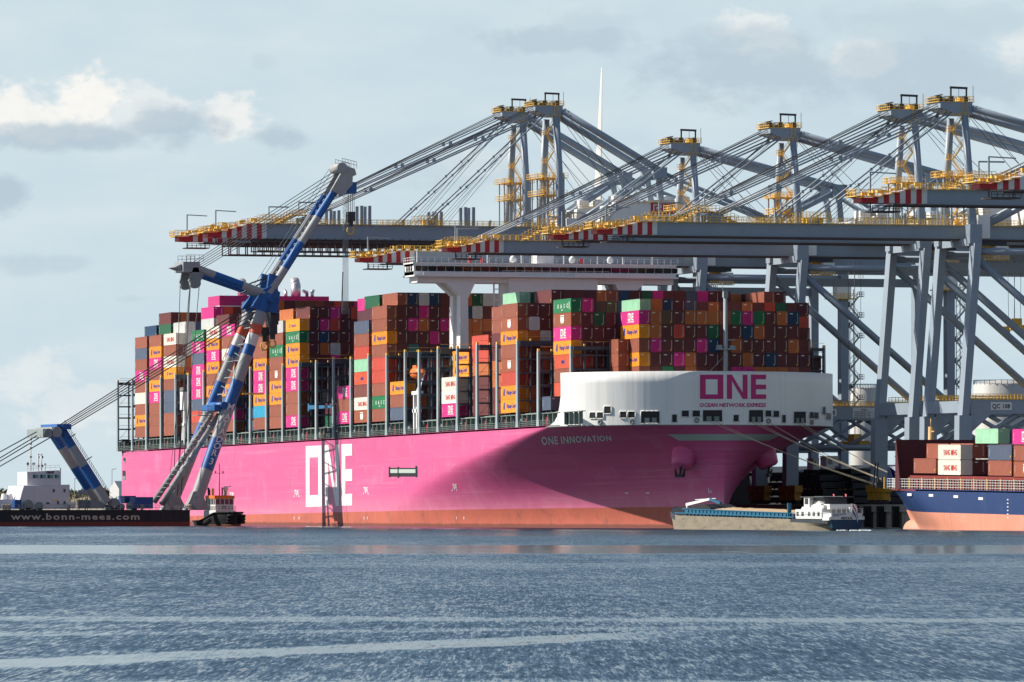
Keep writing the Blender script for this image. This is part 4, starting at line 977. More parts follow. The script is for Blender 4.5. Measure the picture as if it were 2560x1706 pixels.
    for a in ((0, 0, e, 1.9), (0, 1.9 - e, 2.1, 1.9), (2.1 - e, .9, 2.1, 1.9), (.7, .9, 2.1, .9 + e), (.7, .55, 1.1, .9), (1.1, 0, 2.1, e), (1.75, 0, 2.1, .6),
              (2.5, 0, 2.5 + e, 1.9), (2.5, 0, 4.6, e), (3.4, 0, 3.4 + e, 1.3), (4.6 - e, 0, 4.6, 1.9),
              (5.0, 0, 5 + e, 1.9), (5.0, 1.9 - e, 6.9, 1.9), (5, 0, 6.9, e), (6.9 - e, 0, 6.9, 1.1), (5.9, .8, 6.9, .8 + e)): mb.box(6.285, 6.30, y + a[0], y + a[2], z + a[1], z + a[3])
    out(mb, 'lettering', MARKB, sg)
    # trolley, driver's cab and spreader
    ty = 7
    mb = MB(); mb.box(-2.6, 2.6, ty - 3, ty + 3, BB - 1.2, BB - .45); tr = out(mb, 'trolley', DARK)
    mb = MB(); mb.box(1.0, 3.2, ty + .5, ty + 3.2, BB - 4, BB - 1.4); cb = out(mb, 'driver_cab', HOUSE, tr)
    mb = MB(); mb.rail((3.3, ty - 2, BB - 4.1), (3.3, ty + 3.4, BB - 4.1), 1.1, .7, .07, 2); mb.box(.8, 3.4, ty - 2, ty + 3.4, BB - 4.25, BB - 4.1); mb.box(-1, 1, ty - 1, ty + 1, BB - 3.4, BB - 1.2); out(mb, 'cab_platform', YEL, tr)
    return t
MARKB = mat('board_white', (.70, .70, .68), .55, 0, 0)
RAILY = 68.0
proto = quay_crane('quay_crane', 'grey quay crane with number board visible beside the blue ship', (68.65, RAILY, QZ), number='108')
def crane_copy(x, lab): c = dup(proto); c.location = (x, RAILY, QZ); c['label'] = lab; return c
c5 = crane_copy(39.86, 'grey quay crane whose front legs stand just behind the blue ship bow')
c4 = crane_copy(-35.32, 'grey quay crane with its boom over the bow containers, beside the white screen')
c3 = crane_copy(-102.8, 'grey quay crane with the shortest looking mast, its boom tip left of bridge')
c7 = crane_copy(222, 'grey quay crane mostly out of frame, striped boom tip above the blue ship')
c8 = crane_copy(281, 'grey quay crane at far right edge, only the highest striped boom tip showing')
b1 = quay_crane('quay_crane', 'taller grey quay crane with striped boom tip farthest left over the stern containers', (-231.6, RAILY, QZ), True, '101')
b2 = dup(b1); b2.location = (-204.86, RAILY, QZ); b2['label'] = 'taller grey quay crane, second boom tip from left, in front of the blade'
# spreader under the crane at the right edge
for c_, yy, zz in ((c5, 24.0, 36.5), (proto, 18, 13.5), (c4, 16, 13.0)):
    mb = MB(); mb.box(-6, 6, yy - 1.1, yy + 1.1, zz, zz + .7); mb.box(-2, 2, yy - .9, yy + .9, zz + .7, zz + 2.4); mb.box(-6.1, -5.5, yy - 1.2, yy + 1.2, zz - .5, zz + .9); mb.box(5.5, 6.1, yy - 1.2, yy + 1.2, zz - .5, zz + .9)
    sp = mb.build('spreader', YEL, c_, (0, 0, 0))
    mb = MB()
    for x in (-1.6, 1.6):
        for y in (yy - .7, yy + .7): mb.tube((x, y, zz + 2.4), (x * 1.3, y * 1.0, 53), .05, n=4)
    mb.build('hoist_rope', WIRE, sp, (0, 0, 0))
# ------------------------------------------------------------------ floating sheerleg crane beside the stern
JG = mat('jib_grey', (.32, .325, .33), .5, 0, .1, .4, streak=.1); JB = mat('jib_blue', (.012, .105, .34), .45, 0, .1, .5); JW = mat('jib_white', (.74, .74, .72), .5, 0, .05); JR = mat('jib_red', (.66, .12, .06), .5, 0, .1)
BH_ = mat('barge_black', (.014, .016, .022), .55, 0, .25, .3, streak=.3); BR = mat('barge_boot_red', (.16, .035, .028), .7, 0, .2, .3)
LETT = mat('barge_lettering', (.52, .44, .34), .6, 0, .3, .8); GEAR = mat('winch_grey', (.22, .26, .26), .55, 0, .15, .6); CBLUE = mat('deck_box_blue', (.015, .07, .24), .5, 0, .15, .5)
HWH = mat('deckhouse_white', (.66, .64, .66), .5, 0, .05, .3, streak=.12); CYAN = mat('tinted_glass', (.05, .26, .28), .12, 0, 0, spec=.6)
SHX = 118.0                                                          # the pontoon is drawn on its own axis, then set this far along the quay
XN, XF = -276.0, -304.0; YB = on_x(475, 1300, XN + SHX).y; YS = YB - 74
def PX(px, py, x): p = on_x(px, py, x + SHX); p.x -= SHX; return p
sh = thing('floating_crane', 'blue and grey floating sheerleg crane on a long black pontoon beside the stern', 'floating crane', (-290, YB - 37, 0), 'vessels in the harbour'); sh.location.x += SHX
mb = MB(); mb.box(XF, XN, YS, YB, -2, 1.0, 1); mb.box(XF, XN, YS, YB, 1.0, 3.75); mb.box(XN, XN + .12, YS, YB, 3.3, 3.75)
for i in range(24): mb.box(XN, XN + .06, YS + 3.05 * i, YS + 3.05 * i + .1, 1, 3.3)
pon = mb.build('pontoon', [BH_, BR], sh)
vf = text_mesh('www.bonn-mees.com', 2.0, .05, 1.0, 1.18); w_ = width(vf); a = PX(27, 1299.5, XN); b = PX(349, 1299.5, XN)
mb = MB(); put_text(mb, vf, (XN + .14, a.y, a.z), (0, (b.y - a.y) / w_, 0), (0, 0, 1)); mb.build('lettering', LETT, pon)
mb = MB(); mb.rail((XN - .3, YS, 3.75), (XN - .3, YB - 1, 3.75), 1.15, 1.4, .05, 2); mb.rail((XN - .3, YB - .4, 3.75), (XF, YB - .4, 3.75), 1.15, 1.6, .05, 2); mb.build('railing', JG, sh)
def banded(name, p0, p1, bands, r0, r1, x0, x1, par=None):            # bands: (photo row where the colour ends, colour)
    a = PX(*p0, x0); b = PX(*p1, x1); mb = MB(); ms = [JG, JB, JW, JR]; y = p0[1]
    for y1, c in bands:
        t0 = (y - p0[1]) / (p1[1] - p0[1]); t1 = (y1 - p0[1]) / (p1[1] - p0[1])
        mb.tube(a.lerp(b, t0), a.lerp(b, t1), lerp(r0, r1, t0), lerp(r0, r1, t1), 16, 'GBWR'.index(c), False); y = y1
    return mb.build(name, ms, par or sh), a, b
nb = [(1175, 'G'), (1098, 'B'), (1025, 'G'), (953, 'B'), (889, 'G'), (864, 'B'), (837, 'W'), (812, 'R'), (781, 'G'), (735, 'B')]
leg1, l1a, l1b = banded('jib_leg', (492, 1246), (670, 735), nb, 1.55, 1.32, -280, -283)
fb = [(1100, 'G'), (1060, 'B'), (1011, 'G'), (955, 'B'), (893, 'G'), (865, 'B'), (837, 'W'), (817, 'R'), (781, 'G'), (742, 'B')]
leg2, l2a, l2b = banded('jib_leg', (434, 1246), (640, 742), fb, 1.5, 1.1, -298, -291)
ub = [(672, 'G'), (608, 'B'), (544, 'G'), (476, 'B'), (432, 'G')]
up1, u1a, u1b = banded('upper_jib', (671, 735), (865, 432), ub, 1.05, .85, -283, -286)
ub2 = [(690, 'B'), (655, 'G'), (600, 'B'), (540, 'G'), (490, 'B'), (428, 'G')]
up2, u2a, u2b = banded('upper_jib', (652, 735), (850, 428), ub2, .9, .75, -291, -290)
# letters down the near leg
d = (l1b - l1a).normalized(); mb = MB(); out_ = Vector((1, 0, 0)); rightv = Vector((0, 1, 0))
for ch, py in zip('MATADOR3', (1015, 1040, 1057, 1076, 1096, 1112, 1130, 1152)):
    t = (py - 1246) / (735 - 1246); c = l1a.lerp(l1b, t) + out_ * 1.62; v = text_mesh(ch, 2.15, .04); w_ = width(v)
    put_text(mb, v, c - Vector((0, 1, .25)).normalized() * (w_ / 2) - d * .8, Vector((0, 1, -.12)).normalized(), d)
mb.build('lettering', JW, leg1)
for a, rr_ in ((l1a, 1), (l2a, 1)):                                    # hinge feet
    mb = MB(); mb.prism([(a.y - 3.2, 3.7), (a.y + 3.0, 3.7), (a.y + 1.6, 6.2), (a.y + .9, 8.2), (a.y - 1.1, 8.0), (a.y - 1.9, 6)], 'x', a.x - 1.2, a.x + 1.2); mb.tube((a.x - 1.6, a.y, 5.2), (a.x + 1.6, a.y, 5.2), 1.3, n=16); mb.build('hinge_foot', JG, sh)
for p0, p1, x in (((385, 1256), (530, 1038), -292), ((404, 1262), (548, 1036), -284)):
    mb = MB(); a = PX(*p0, x); b = PX(*p1, x); mb.tube(a, b, .72, .62, 12)
    for q in (.2, .34, .5, .68, .85): c = a.lerp(b, q); mb.tube(c - (b - a).normalized() * .25, c + (b - a).normalized() * .25, .82, n=12)
    mb.build('stay_strut', JG, sh)
mb = MB()
for k in range(22):
    q = k / 22; a = PX(395, 1250, -288).lerp(PX(545, 1010, -288), q); mb.bar(a + Vector((-1.5, 0, .8)), a + Vector((2.5, 0, .8)), .12)
    a2 = u1a.lerp(u1b, q); b2 = u2a.lerp(u2b, q); mb.bar(a2, b2, .18); mb.bar(a2, u2a.lerp(u2b, (k + 1) / 22), .12)
    a3 = l1a.lerp(l1b, .35 + q * .6); b3 = l2a.lerp(l2b, .35 + q * .6)
    if k % 3 == 0: mb.bar(a3, b3, .25); mb.bar(a3, l2a.lerp(l2b, .35 + (q + .08) * .6), .16)
o3 = Vector((0, -1.4, .9))
mb.bar(u2a + o3, u2b + o3, .12); mb.bar(u2a + o3 * 1.5, u2b + o3 * 1.5, .1); mb.bar(l2a.lerp(l2b, .4) + o3, l2b + o3, .12)
for px, py in ((527, 1030), (505, 1040), (590, 905)): a = PX(px, py, -286); mb.box(a.x - 3, a.x + 3, a.y - 1.6, a.y + 1.6, a.z, a.z + .15); mb.rail((a.x + 3, a.y - 1.6, a.z), (a.x + 3, a.y + 1.6, a.z), 1.2, .8, .06, 2)
mb.build('access_ladder', GEAR, sh)
a = PX(545, 1015, -286); mb = MB(); mb.box(-292, -281, a.y - 2.2, a.y + .8, a.z - 1.2, a.z + .2); mb.tube((-293, a.y, a.z), (-280, a.y, a.z), .9, n=12); mb.build('strut_head', JB, sh)
# knuckle
c = PX(662, 738, -287)
mb = MB(); mb.prism([(c.y - 4.5, c.z - 3), (c.y + 1.8, c.z - 4.5), (c.y + 2.4, c.z + .5), (c.y + .2, c.z + 2), (c.y - 1.5, c.z + 1.2)], 'x', -284, -282.2); mb.prism([(c.y - 4.5, c.z - 3), (c.y + 1.8, c.z - 4.5), (c.y + 2.4, c.z + .5), (c.y + .2, c.z + 2), (c.y - 1.5, c.z + 1.2)], 'x', -292, -290.4)
for px, x in ((656, -291), (674, -283.2)): q = PX(px, 712, x); mb.prism([(q.y - 1.2, q.z - 4), (q.y + 1.6, q.z - 3), (q.y + 2.2, q.z + 2), (q.y - .2, q.z + 2.6)], 'x', x - .6, x + .6)
mb.tube((-293, c.y, c.z - 1), (-281, c.y, c.z - 1), .9, n=14); mb.build('knuckle', JB, sh)
q = PX(684, 780, -284); mb = MB(); mb.box(-288, -283, q.y - .9, q.y + .9, q.z - 3, q.z + 4); mb.build('winch_box', DARK, sh)
# back arm
ba, b1a, b1b = banded('back_arm', (672, 738), (486, 668), [(713, 'G'), (687, 'B'), (668, 'G')], .95, .8, -283, -284)
bb, b2a, b2b = banded('back_arm', (648, 738), (464, 676), [(725, 'G'), (690, 'B'), (676, 'G')], .9, .75, -291, -290)
mb = MB(); q = PX(476, 668, -287); mb.box(-291, -283, q.y - 2.8, q.y + 1.2, q.z - 1.3, q.z + 1.1); mb.prism([(q.y - 3, q.z + .6), (q.y - 4.6, q.z - .2), (q.y - 3, q.z - .8)], 'x', -290, -284); mb.rail((-283, q.y - 2, q.z + 1.1), (-283, q.y + 2, q.z + 1.1), 1.6, 1, .06, 2); mb.rail((-291, q.y - 2, q.z + 1.1), (-291, q.y + 2, q.z + 1.1), 1.6, 1, .06, 2); mb.build('arm_head', JG, sh)
SH = []
for px, py, x in ((463, 712, -290.5), (487, 708, -283.5)):
    c = PX(px, py, x); mb = MB(); mb.tube((x - .8, c.y, c.z), (x + .8, c.y, c.z), 1.25, n=18); mb.prism([(c.y - 1.6, c.z + .4), (c.y - .5, c.z + 3.6), (c.y + .7, c.z + 3.6), (c.y + 1.5, c.z + .6)], 'x', x - .5, x + .5); mb.build('sheave_block', GEAR, sh); SH.append(c)
mb = MB()
for (px0, py0), (px1, py1), x in (((450, 716), (436, 1168), -290), ((474, 716), (446, 1168), -290), ((476, 712), (444, 1240), -284), ((498, 712), (452, 1240), -284), ((474, 716), (420, 1240), -287)):
    mb.tube(PX(px0, py0, x), PX(px1, py1, x), .09 if px1 != 420 else .05, n=5)
for i in range(6):
    mb.tube(PX(842 + i * 2.5, 424 + i * 8, -285 - i), PX(482 + i * 4, 656 + i * 3.4, -285 - i), .085, n=5)
for i in range(5): mb.tube(PX(640 + i * 3, 752 + i * 8, -284 - i * 1.6), PX(148 - i * 5, 1064 + i * 8, -284 - i * 2), .10 if i % 2 else .14, n=5)
for i, (px, py) in enumerate(((92, 1080), (95, 1088), (98, 1095), (130, 1092))): mb.tube(PX(px, py, -284 - i * 3), PX(-120, (1128, 1150, 1158, 1167)[i] + 68, -284 - i * 3), .13, n=5)
for p, q in (((640, 735), (575, 755)), ((655, 690), (620, 700))): pass
for p, q, x in (((600, 735), (690, 690), -284), ((590, 722), (688, 686), -290)): mb.tube(PX(*p, x), PX(*q, x), .18, n=5)
mb.build('wire', WIRE, sh)
# jib head and hooks
c = PX(862, 440, -286)
mb = MB()
for x in (-283.6, -289.0): mb.prism([(c.y - 4.2, c.z - 3.6), (c.y - 1.6, c.z + .8), (c.y - 2.8, c.z + 1.6), (c.y - 1.8, c.z + 2.6), (c.y + 1.6, c.z + 1.6), (c.y + 2.0, c.z + .2), (c.y + 1.1, c.z - .2), (c.y + 1.0, c.z - 2.2), (c.y - 1.4, c.z - 4.6)], 'x', x - .5, x + .5)
mb.tube((-290, c.y - 1.6, c.z + 1.8), (-282.6, c.y - 1.6, c.z + 1.8), 1.2, n=16); mb.rail((-283, c.y - 1.5, c.z + 2.4), (-283, c.y + 2, c.z + 1.6), 1.6, .7, .06, 2); mb.rail((-289, c.y - 1.5, c.z + 2.4), (-289, c.y + 2, c.z + 1.6), 1.6, .7, .06, 2); mb.build('jib_head', JG, sh)
c2 = PX(874, 469, -286); mb = MB(); mb.box(-288.6, -283.6, c2.y - 1.0, c2.y + 1.0, c2.z - 1.4, c2.z + 1.2); mb.build('head_block', JB, sh)
def hook(px, py, x, top, wires, name='hook_block'):
    c = PX(px, py, x); mb = MB(); mb.box(x - 1, x + 1, c.y - .9, c.y + .9, c.z - .4, c.z + 1.8); mb.box(x - .6, x + .6, c.y - .5, c.y + .5, c.z - 1.6, c.z - .4); o = mb.build(name, DARK, sh)
    mb = MB(); pts = [(x, c.y + .7 * math.sin(t) * 1.1, c.z - 2.6 - .9 * math.cos(t)) for t in [k * .42 - 2.4 for k in range(13)]]; mb.path(pts, .22, 6); mb.build('hook', YEL, o)
    mb = MB()
    for i in range(wires):
        dx = (i % 2) * 1.2 - .6; dy = -.75 + 1.5 * (i // 2) / max(1, wires // 2 - 1); mb.tube((x + dx, c.y + dy, c.z + 1.8), (x + dx, PX(px, top, x).y + dy, PX(px, top, x).z), .045, n=4)
    mb.build('hoist_rope', WIRE, o)
hook(876, 549, -286, 475, 8); hook(660, 838, -285, 790, 4); hook(681, 832, -284, 790, 4)
mb = MB()
for i in range(8): mb.tube(PX(857 + i * 1.9, 478, -286.5), PX(857 + i * 1.9, 786, -286.5), .04, n=4)
for (a, b) in (((857, 680), (855, 740)), ((855, 740), (855, 785))): mb.tube(PX(*a, -285), PX(*b, -285), .14, n=5)
mb.build('cargo_rope', mat('rope_grey', (.30, .32, .33), .6, 0, 0), sh)
q = PX(632, 985, -283); mb = MB(); mb.bar((-283, q.y - 2.5, q.z), (-283, q.y + 2.6, q.z), .35); mb.tube((-283, q.y + 2.4, q.z), PX(655, 835, -284), .04, n=4); mb.build('spreader_bar', YEL, sh)
# mast at the stern
am = [(1118, 'B'), (1166, 'G'), (1219, 'B'), (1258, 'G')]
for p0, p1, x0, x1 in (((152, 1072), (268, 1258), -283, -279), ((128, 1078), (246, 1258), -297, -301)): banded('stay_mast', p0, p1, am, 1.1, 1.15, x0, x1)
mb = MB(); a = PX(152, 1066, -282); b = PX(268, 1250, -278)
for t in (0, .8): mb.bar(a + Vector((0, .9, .6 + t)), b + Vector((0, .9, .6 + t)), .08)
for k in range(26): p = a.lerp(b, k / 26) + Vector((0, .9, .5)); mb.bar(p, p + Vector((0, 0, .9)), .07)
for (p, q) in (((172, 1096), (189, 1085)), ((213, 1153), (230, 1142))): mb.bar(PX(*p, -281), PX(*q, -281), .2)
mb.build('mast_ladder', DARK, sh)
for px, py, w, h, m_ in ((100, 1084, 2.4, 1.9, GEAR), (121, 1081, 2.2, 2.2, JG), (140, 1068, 3.4, 1.2, JB)):
    c = PX(px, py, -289); mb = MB(); mb.box(-297, -281, c.y - w / 2, c.y + w / 2, c.z - h / 2, c.z + h / 2); mb.tube((-297, c.y, c.z), (-280.5, c.y, c.z), h * .55, n=14); mb.build('mast_sheave', m_, sh)
# deckhouse
XH = -279.5
def yz(px, py): p = PX(px, py, XH); return (p.y, p.z)
mb = MB(); mb.prism([yz(50, 1249), yz(60, 1215), yz(174.5, 1212), yz(174.5, 1273), yz(50, 1273)], 'x', XH - 15, XH); mb.prism([yz(72, 1213), yz(72, 1180), yz(155, 1176), yz(155, 1213)], 'x', XH - 11, XH - 1.5); mb.prism([yz(0 - 60, 1250), yz(50, 1249), yz(50, 1273), yz(-60, 1273)], 'x', XH - 15, XH - 2)
mb.prism([yz(153, 1170), yz(156, 1170), yz(156, 1215), yz(153, 1215)], 'x', XH - 1.7, XH - 1.3)
for px in (26, 40): mb.lathe(Vector((XH - 6, yz(px, 1250)[0], yz(px, 1250)[1])), [(.9, 0), (.6, 1.4), (.01, 1.4)], 10)
dh = mb.build('deckhouse', HWH, sh)
for a, b in ((86, 100), (104, 118), (122, 137), (141, 151)):
    mb = MB(); p = yz(a, 1196); q = yz(b, 1187); mb.box(XH - 1.5, XH - 1.42, p[0], q[0], p[1], q[1]); wn = mb.build('wheelhouse_window', CYAN, dh)
    mb = MB(); mb.box(XH - 1.42, XH - 1.38, lerp(p[0], q[0], .1), lerp(p[0], q[0], .38), p[1], q[1]); mb.build('blind', BLACK, wn)
for a, b, c_, d_ in ((132, 137, 1223, 1231), (159, 164, 1223, 1231), (143, 148, 1253, 1261), (159, 164, 1253, 1261), (116, 124, 1256, 1261)):
    mb = MB(); p = yz(a, d_); q = yz(b, c_); mb.box(XH, XH + .05, p[0], q[0], p[1], q[1]); mb.build('window', GLASS, dh)
mb = MB(); p = yz(120, 1184); put_text(mb, text_mesh('PRHF', .78, .03), (XH - 1.38, p[0], p[1]), (0, 1, 0), (0, 0, 1)); mb.build('lettering', BLACK, dh)
mb = MB(); p = yz(136, 1252); mb.box(XH + .02, XH + .2, p[0], p[0] + .7, p[1], p[1] + .3); mb.build('lifebuoy_light', YEL, dh)
mb = MB(); p = yz(90, 1178)
mb.tube((XH - 5, p[0], p[1]), (XH - 5, p[0], p[1] + 8.4), .14, .08, 6)
for px in (109, 117): q = yz(px, 1177); mb.tube((XH - 5, q[0], q[1]), (XH - 5, q[0], q[1] + 4), .14, n=6)
q = yz(113, 1137); mb.box(XH - 5.1, XH - 4.9, q[0] - .6, q[0] + .6, q[1], q[1] + .12)
for px, py, r in ((97, 1160, .45), (126, 1161, .3)): q = yz(px, py); mb.lathe((XH - 5, q[0], q[1] - r), [(.01, 0), (r, r * .6), (r * .95, r * 1.3), (.01, r * 2)], 10); mb.tube((XH - 5, q[0], q[1] - 1.6), (XH - 5, q[0], q[1] - r), .08, n=5)
p = yz(73, 1177); q = yz(153, 1174); mb.rail((XH - 1.7, p[0], p[1]), (XH - 1.7, q[0], q[1]), 1.0, 1.1, .035, 2); mb.build('mast', HWH, dh)
mb = MB(); q = yz(77.5, 1160); mb.lathe((XH - 3, q[0], q[1] - .5), [(.01, 0), (.33, .5), (.01, 1)], 8)
for py in (1097, 1108, 1119, 1141): q = yz(90, py); mb.lathe((XH - 5, q[0], q[1] - .3), [(.3, 0), (.22, .35), (.01, .4)], 8)
for px in (109.5, 119): 
    for py in (1143, 1165): q = yz(px, py); mb.box(XH - 4.9, XH - 4.6, q[0] - .12, q[0] + .12, q[1] - .25, q[1] + .25)
mb.build('signal_shape', BLACK, dh)
# gear on the pontoon deck
def deckbox(name, m_, px0, px1, py0, py1, x0, x1):
    a = PX(px0, py1, x1); b = PX(px1, py0, x1); mb = MB(); mb.box(x0, x1, a.y, b.y, max(3.75, a.z), b.z); return mb.build(name, m_, sh)
deckbox('deck_container', CBLUE, 312, 340, 1240, 1259, -290, -284); deckbox('deck_container', CBLUE, 338, 383, 1243, 1272, -283, -277.5); deckbox('deck_locker', CBLUE, 37, 54, 1250, 1272, -280, -277.6)
for px, py, r, L in ((281, 1256, 1.35, 5), (66, 1262, 1.15, 3), (94, 1260, .9, 3), (330, 1262, .9, 2), (300, 1264, .7, 3)):
    c = PX(px, py, -281); mb = MB(); mb.tube((-281 - L, c.y, 3.8 + r), (-279, c.y, 3.8 + r), r, n=18); mb.tube((-281 - L * .5, c.y, 3.8 + r), (-278.8, c.y, 3.8 + r), r * .7, n=12); mb.box(-281 - L, -279, c.y - r * .8, c.y + r * .8, 3.75, 3.8 + r); mb.build('winch', GEAR, sh)
deckbox('power_pack', HWH, 171, 190, 1256, 1272, -282, -278); deckbox('power_pack', GEAR, 205, 235, 1250, 1272, -286, -282); deckbox('power_pack', GEAR, 228, 262, 1253, 1272, -284, -279)
c = PX(206, 1255, -284); mb = MB()
for dy in (-1, 1):
    for dx in (-1, 1): mb.bar((-284 + dx, c.y + dy, 3.75), (-284 + dx, c.y + dy, 8.2), .15)
mb.box(-285.2, -282.8, c.y - 1.2, c.y + 1.2, 7.4, 7.6); mb.box(-285, -283, c.y - .8, c.y + .8, 7.6, 8.3); mb.build('lookout_stand', JG, sh)
for px in (8, 16, 24, 172, 355, 500 - 25): c = PX(px, 1268, XN - 1); mb = MB(); mb.lathe((XN - 1, c.y, 3.75), [(.35, 0), (.3, .9), (.42, .95), (.4, 1.2), (.01, 1.25)], 10); mb.build('bollard', LETT, sh)
# ------------------------------------------------------------------ tug
TK = mat('tug_black', (.012, .014, .018), .5, 0, .2, .5, streak=.15); TW = mat('tug_white', (.68, .68, .66), .5, 0, .06, .5, streak=.12); TO = mat('tug_orange', (.80, .17, .015), .5, 0, .08)
RUB = mat('tyre_rubber', (.012, .012, .013), .85, 0, .2, 2)
yawt = YAW + math.pi + R(24)
p = at_d(548, 1266, 1655)
tug = thing('tug_boat', 'small black tug with white wheelhouse and orange roof band beside the pontoon', 'tug', (p.x, p.y, 0), 'vessels in the harbour', rot=(0, 0, yawt))
def loft_hull(L, B, bow, zs, fn, n=26):
    rows = []
    for z in zs:
        st = []
        for i in range(n + 1):
            x = -L / 2 + L * i / n; xx, h = fn(x, z); st.append((xx, -h, z))
        rows.append(st + [(x, -y, zz) for x, y, zz in reversed(st)])
    return rows
def tugf(x, z):
    t = (x + 10.5) / 21; f = 3.7 * (min(1, (t / .14) ** .5) if t < .14 else 1) * (1 if t < .55 else max(0, 1 - ((t - .55) / .45) ** 2.4) ** .6)
    f *= .86 + .14 * min(1, max(0, (z + .6) / 2.4)); return x + (.5 * max(0, z) * t * t * .35), f
def deckz(x): t = min(1, max(0, ((x + 10.5) / 21 - .3) / .55)); return 1.3 + 2.0 * t * t * (3 - 2 * t)
zz = [-1, 0, .35, .8, 1.3]
rows = []
for k in range(9):
    r = []
    for i in range(31):
        x = -10.5 + 21 * i / 30; z = lerp(-.8, deckz(x), k / 8); xx, h = tugf(x, z); r.append((xx, -h, z))
    rows.append(r + [(x, -y, z) for x, y, z in reversed(r)])
mb = MB(); mb.grid(rows, 0, True, True); n = 31; mb.add([(x, y * .95, z - .7) for x, y, z in rows[-1]], [(i, i + 1, 2 * n - 2 - i, 2 * n - 1 - i) for i in range(n - 1)])
hu = mb.build('hull', TK, tug)
mb = MB(); mb.path([(x + .05, y * 1.03, z - .15) for x, y, z in rows[-1]] + [rows[-1][0]], .2, 6)
for i in range(12):
    x, y, z = rows[-1][8 + i]; mb.lathe((x, y - .05, max(.6, z - 1.1)), [(.22, -.14), (.45, -.14), (.45, .14), (.22, .14)], 10, 0, (0, 1, 0))
for s in (-1, 1):
    for zc in (.9, 1.6, 2.3): mb.tube((10.6 + zc * .2, s * .9, zc), (10.0 + zc * .2, s * 2.2, zc), .4, n=8)
mb.build('fender', RUB, hu)
mb = MB(); mb.path([(x + .02, y * 1.012, .22) for x, y, z in rows[1]], .12, 4); mb.build('boot_stripe', mat('boot_orange', (.45, .12, .05), .7, 0, .2, .8), hu)
mb = MB(); mb.box(-3.4, 4.2, -2.5, 2.5, 1.0, 3.6); mb.box(-2.6, 3.4, -2.25, 2.25, 3.6, 5.0); mb.box(-2.6, 3.5, -2.35, 2.35, 6.25, 6.4)
for s in (-1, 1):
    for x in (-2.5, -.9, .8, 2.2, 3.3): mb.box(x - .1, x + .1, s * 2.25 - .08, s * 2.25 + .08, 5, 6.3)
for y in (-1.1, 0, 1.1): mb.box(3.3, 3.45, y - .08, y + .08, 5, 6.3)
wh = mb.build('wheelhouse', TW, tug)
mb = MB(); mb.box(-2.5, 3.32, -2.2, 2.2, 5.0, 6.25); mb.build('window', GLASS, wh)
mb = MB(); mb.prism([(-2.7, 6.4), (3.7, 6.4), (3.2, 7.1), (-2.3, 7.1)], 'y', -2.5, 2.5); mb.build('roof_band', TO, wh)
mb = MB(); put_text(mb, text_mesh('1899', .5, .02), (3.41, -.6, 4.3), (0, 1, 0), (0, 0, 1)); mb.build('lettering', BLACK, wh)
for y in (-2.0, 2.0): mb = MB(); mb.tube((-1.2, y, 5), (-1.4, y, 8.4), .32, n=10); mb.bar((-1.4, y, 8.3), (-1.9, y, 8.8), .4); mb.build('funnel', TK, tug)
mb = MB(); mb.tube((.2, 0, 7.1), (.2, 0, 14.6), .13, .07, 6); mb.bar((.2, -1.3, 12.3), (.2, 1.3, 12.3), .08); mb.box(.1, .3, -1.1, -.9, 12.3, 12.8); mb.box(.1, .3, .8, 1, 12.3, 12.8); mb.tube((.2, .7, 7.1), (.2, .7, 9), .18, n=8); mb.build('mast', DARK, tug)
mb = MB(); mb.lathe((.6, 1.55, 8.2), [(.2, -1.1), (.22, 0), (.5, .2), (.5, .7), (.2, .9)], 10); mb.bar((.6, .9, 9.1), (.6, 2.7, 9.2), .25); mb.build('radar', TW, tug)
mb = MB(); mb.rail((4.2, -2.5, 3.6), (4.2, 2.5, 3.6), 1, .8, .04, 2); mb.rail((4.2, 2.5, 3.6), (-3.4, 2.5, 3.6), 1, 1, .04, 2); mb.rail((4.2, -2.5, 3.6), (-3.4, -2.5, 3.6), 1, 1, .04, 2); mb.box(6.2, 7.3, -.8, .8, 1.2, 2.6); mb.build('railing', DARK, tug)
mb = MB(); mb.lathe((-.6, -1.3, 7.1), [(.3, 0), (.3, 1), (.38, 1.1), (.2, 1.7), (.01, 1.7)], 10); mb.build('fire_monitor', YEL, tug)
# ------------------------------------------------------------------ river barge under way
MH = mat('barge_hull_worn', (.235, .20, .145), .75, 0, .35, .22, streak=.5, dirt=(.07, .07, .07), dirt_amt=.85, zsq=4.0); MT = mat('coaming_teal', (.010, .105, .185), .5, 0, .15, .6, streak=.2); CARGO = mat('sand_cargo', (.42, .30, .18), .95, 0, .3, 1.2)
MBL = mat('stern_blue', (.006, .045, .10), .5, 0, .15, .5); CANV = mat('grey_roof', (.09, .10, .11), .6, 0, .15)
bow = at_d(1690, 1266, 1424); stn = at_d(2116, 1266, 1342); bow.z = stn.z = 0; ml = (bow - stn).length; my = math.atan2(bow.y - stn.y, bow.x - stn.x)
mi = thing('river_barge', 'long worn beige and teal river barge passing in front of the pink bow', 'barge', tuple(stn), 'vessels in the harbour', rot=(0, 0, my))
dk = lambda x: 1.95 + .95 * max(0, x / ml) + (1.7 * (max(0, x - (ml - 13)) / 13) ** 1.7) + (.35 * ((9 - x) / 9) if x < 9 else 0)
def mf(x, z):
    t = x / ml; h = 4.1
    if x > ml - 12: h *= max(0, 1 - ((x - ml + 12) / 12) ** 2.2) ** .75
    if x < 10: h *= (.82 + .018 * x) if z > 1.2 else (.45 + .055 * x)
    return h
rows = []
for k in range(9):
    r = []
    for i in range(61):
        x = ml * i / 60; z = lerp(-.6, dk(x), k / 8); xx = x - (max(0, 3.2 - z) * 1.1 * max(0, (x - ml + 10) / 10)) + (max(0, 1.8 - z) * 1.2 * max(0, 1 - x / 10)); r.append((xx, -mf(x, z), z))
    rows.append(r + [(x, -y, z) for x, y, z in reversed(r)])
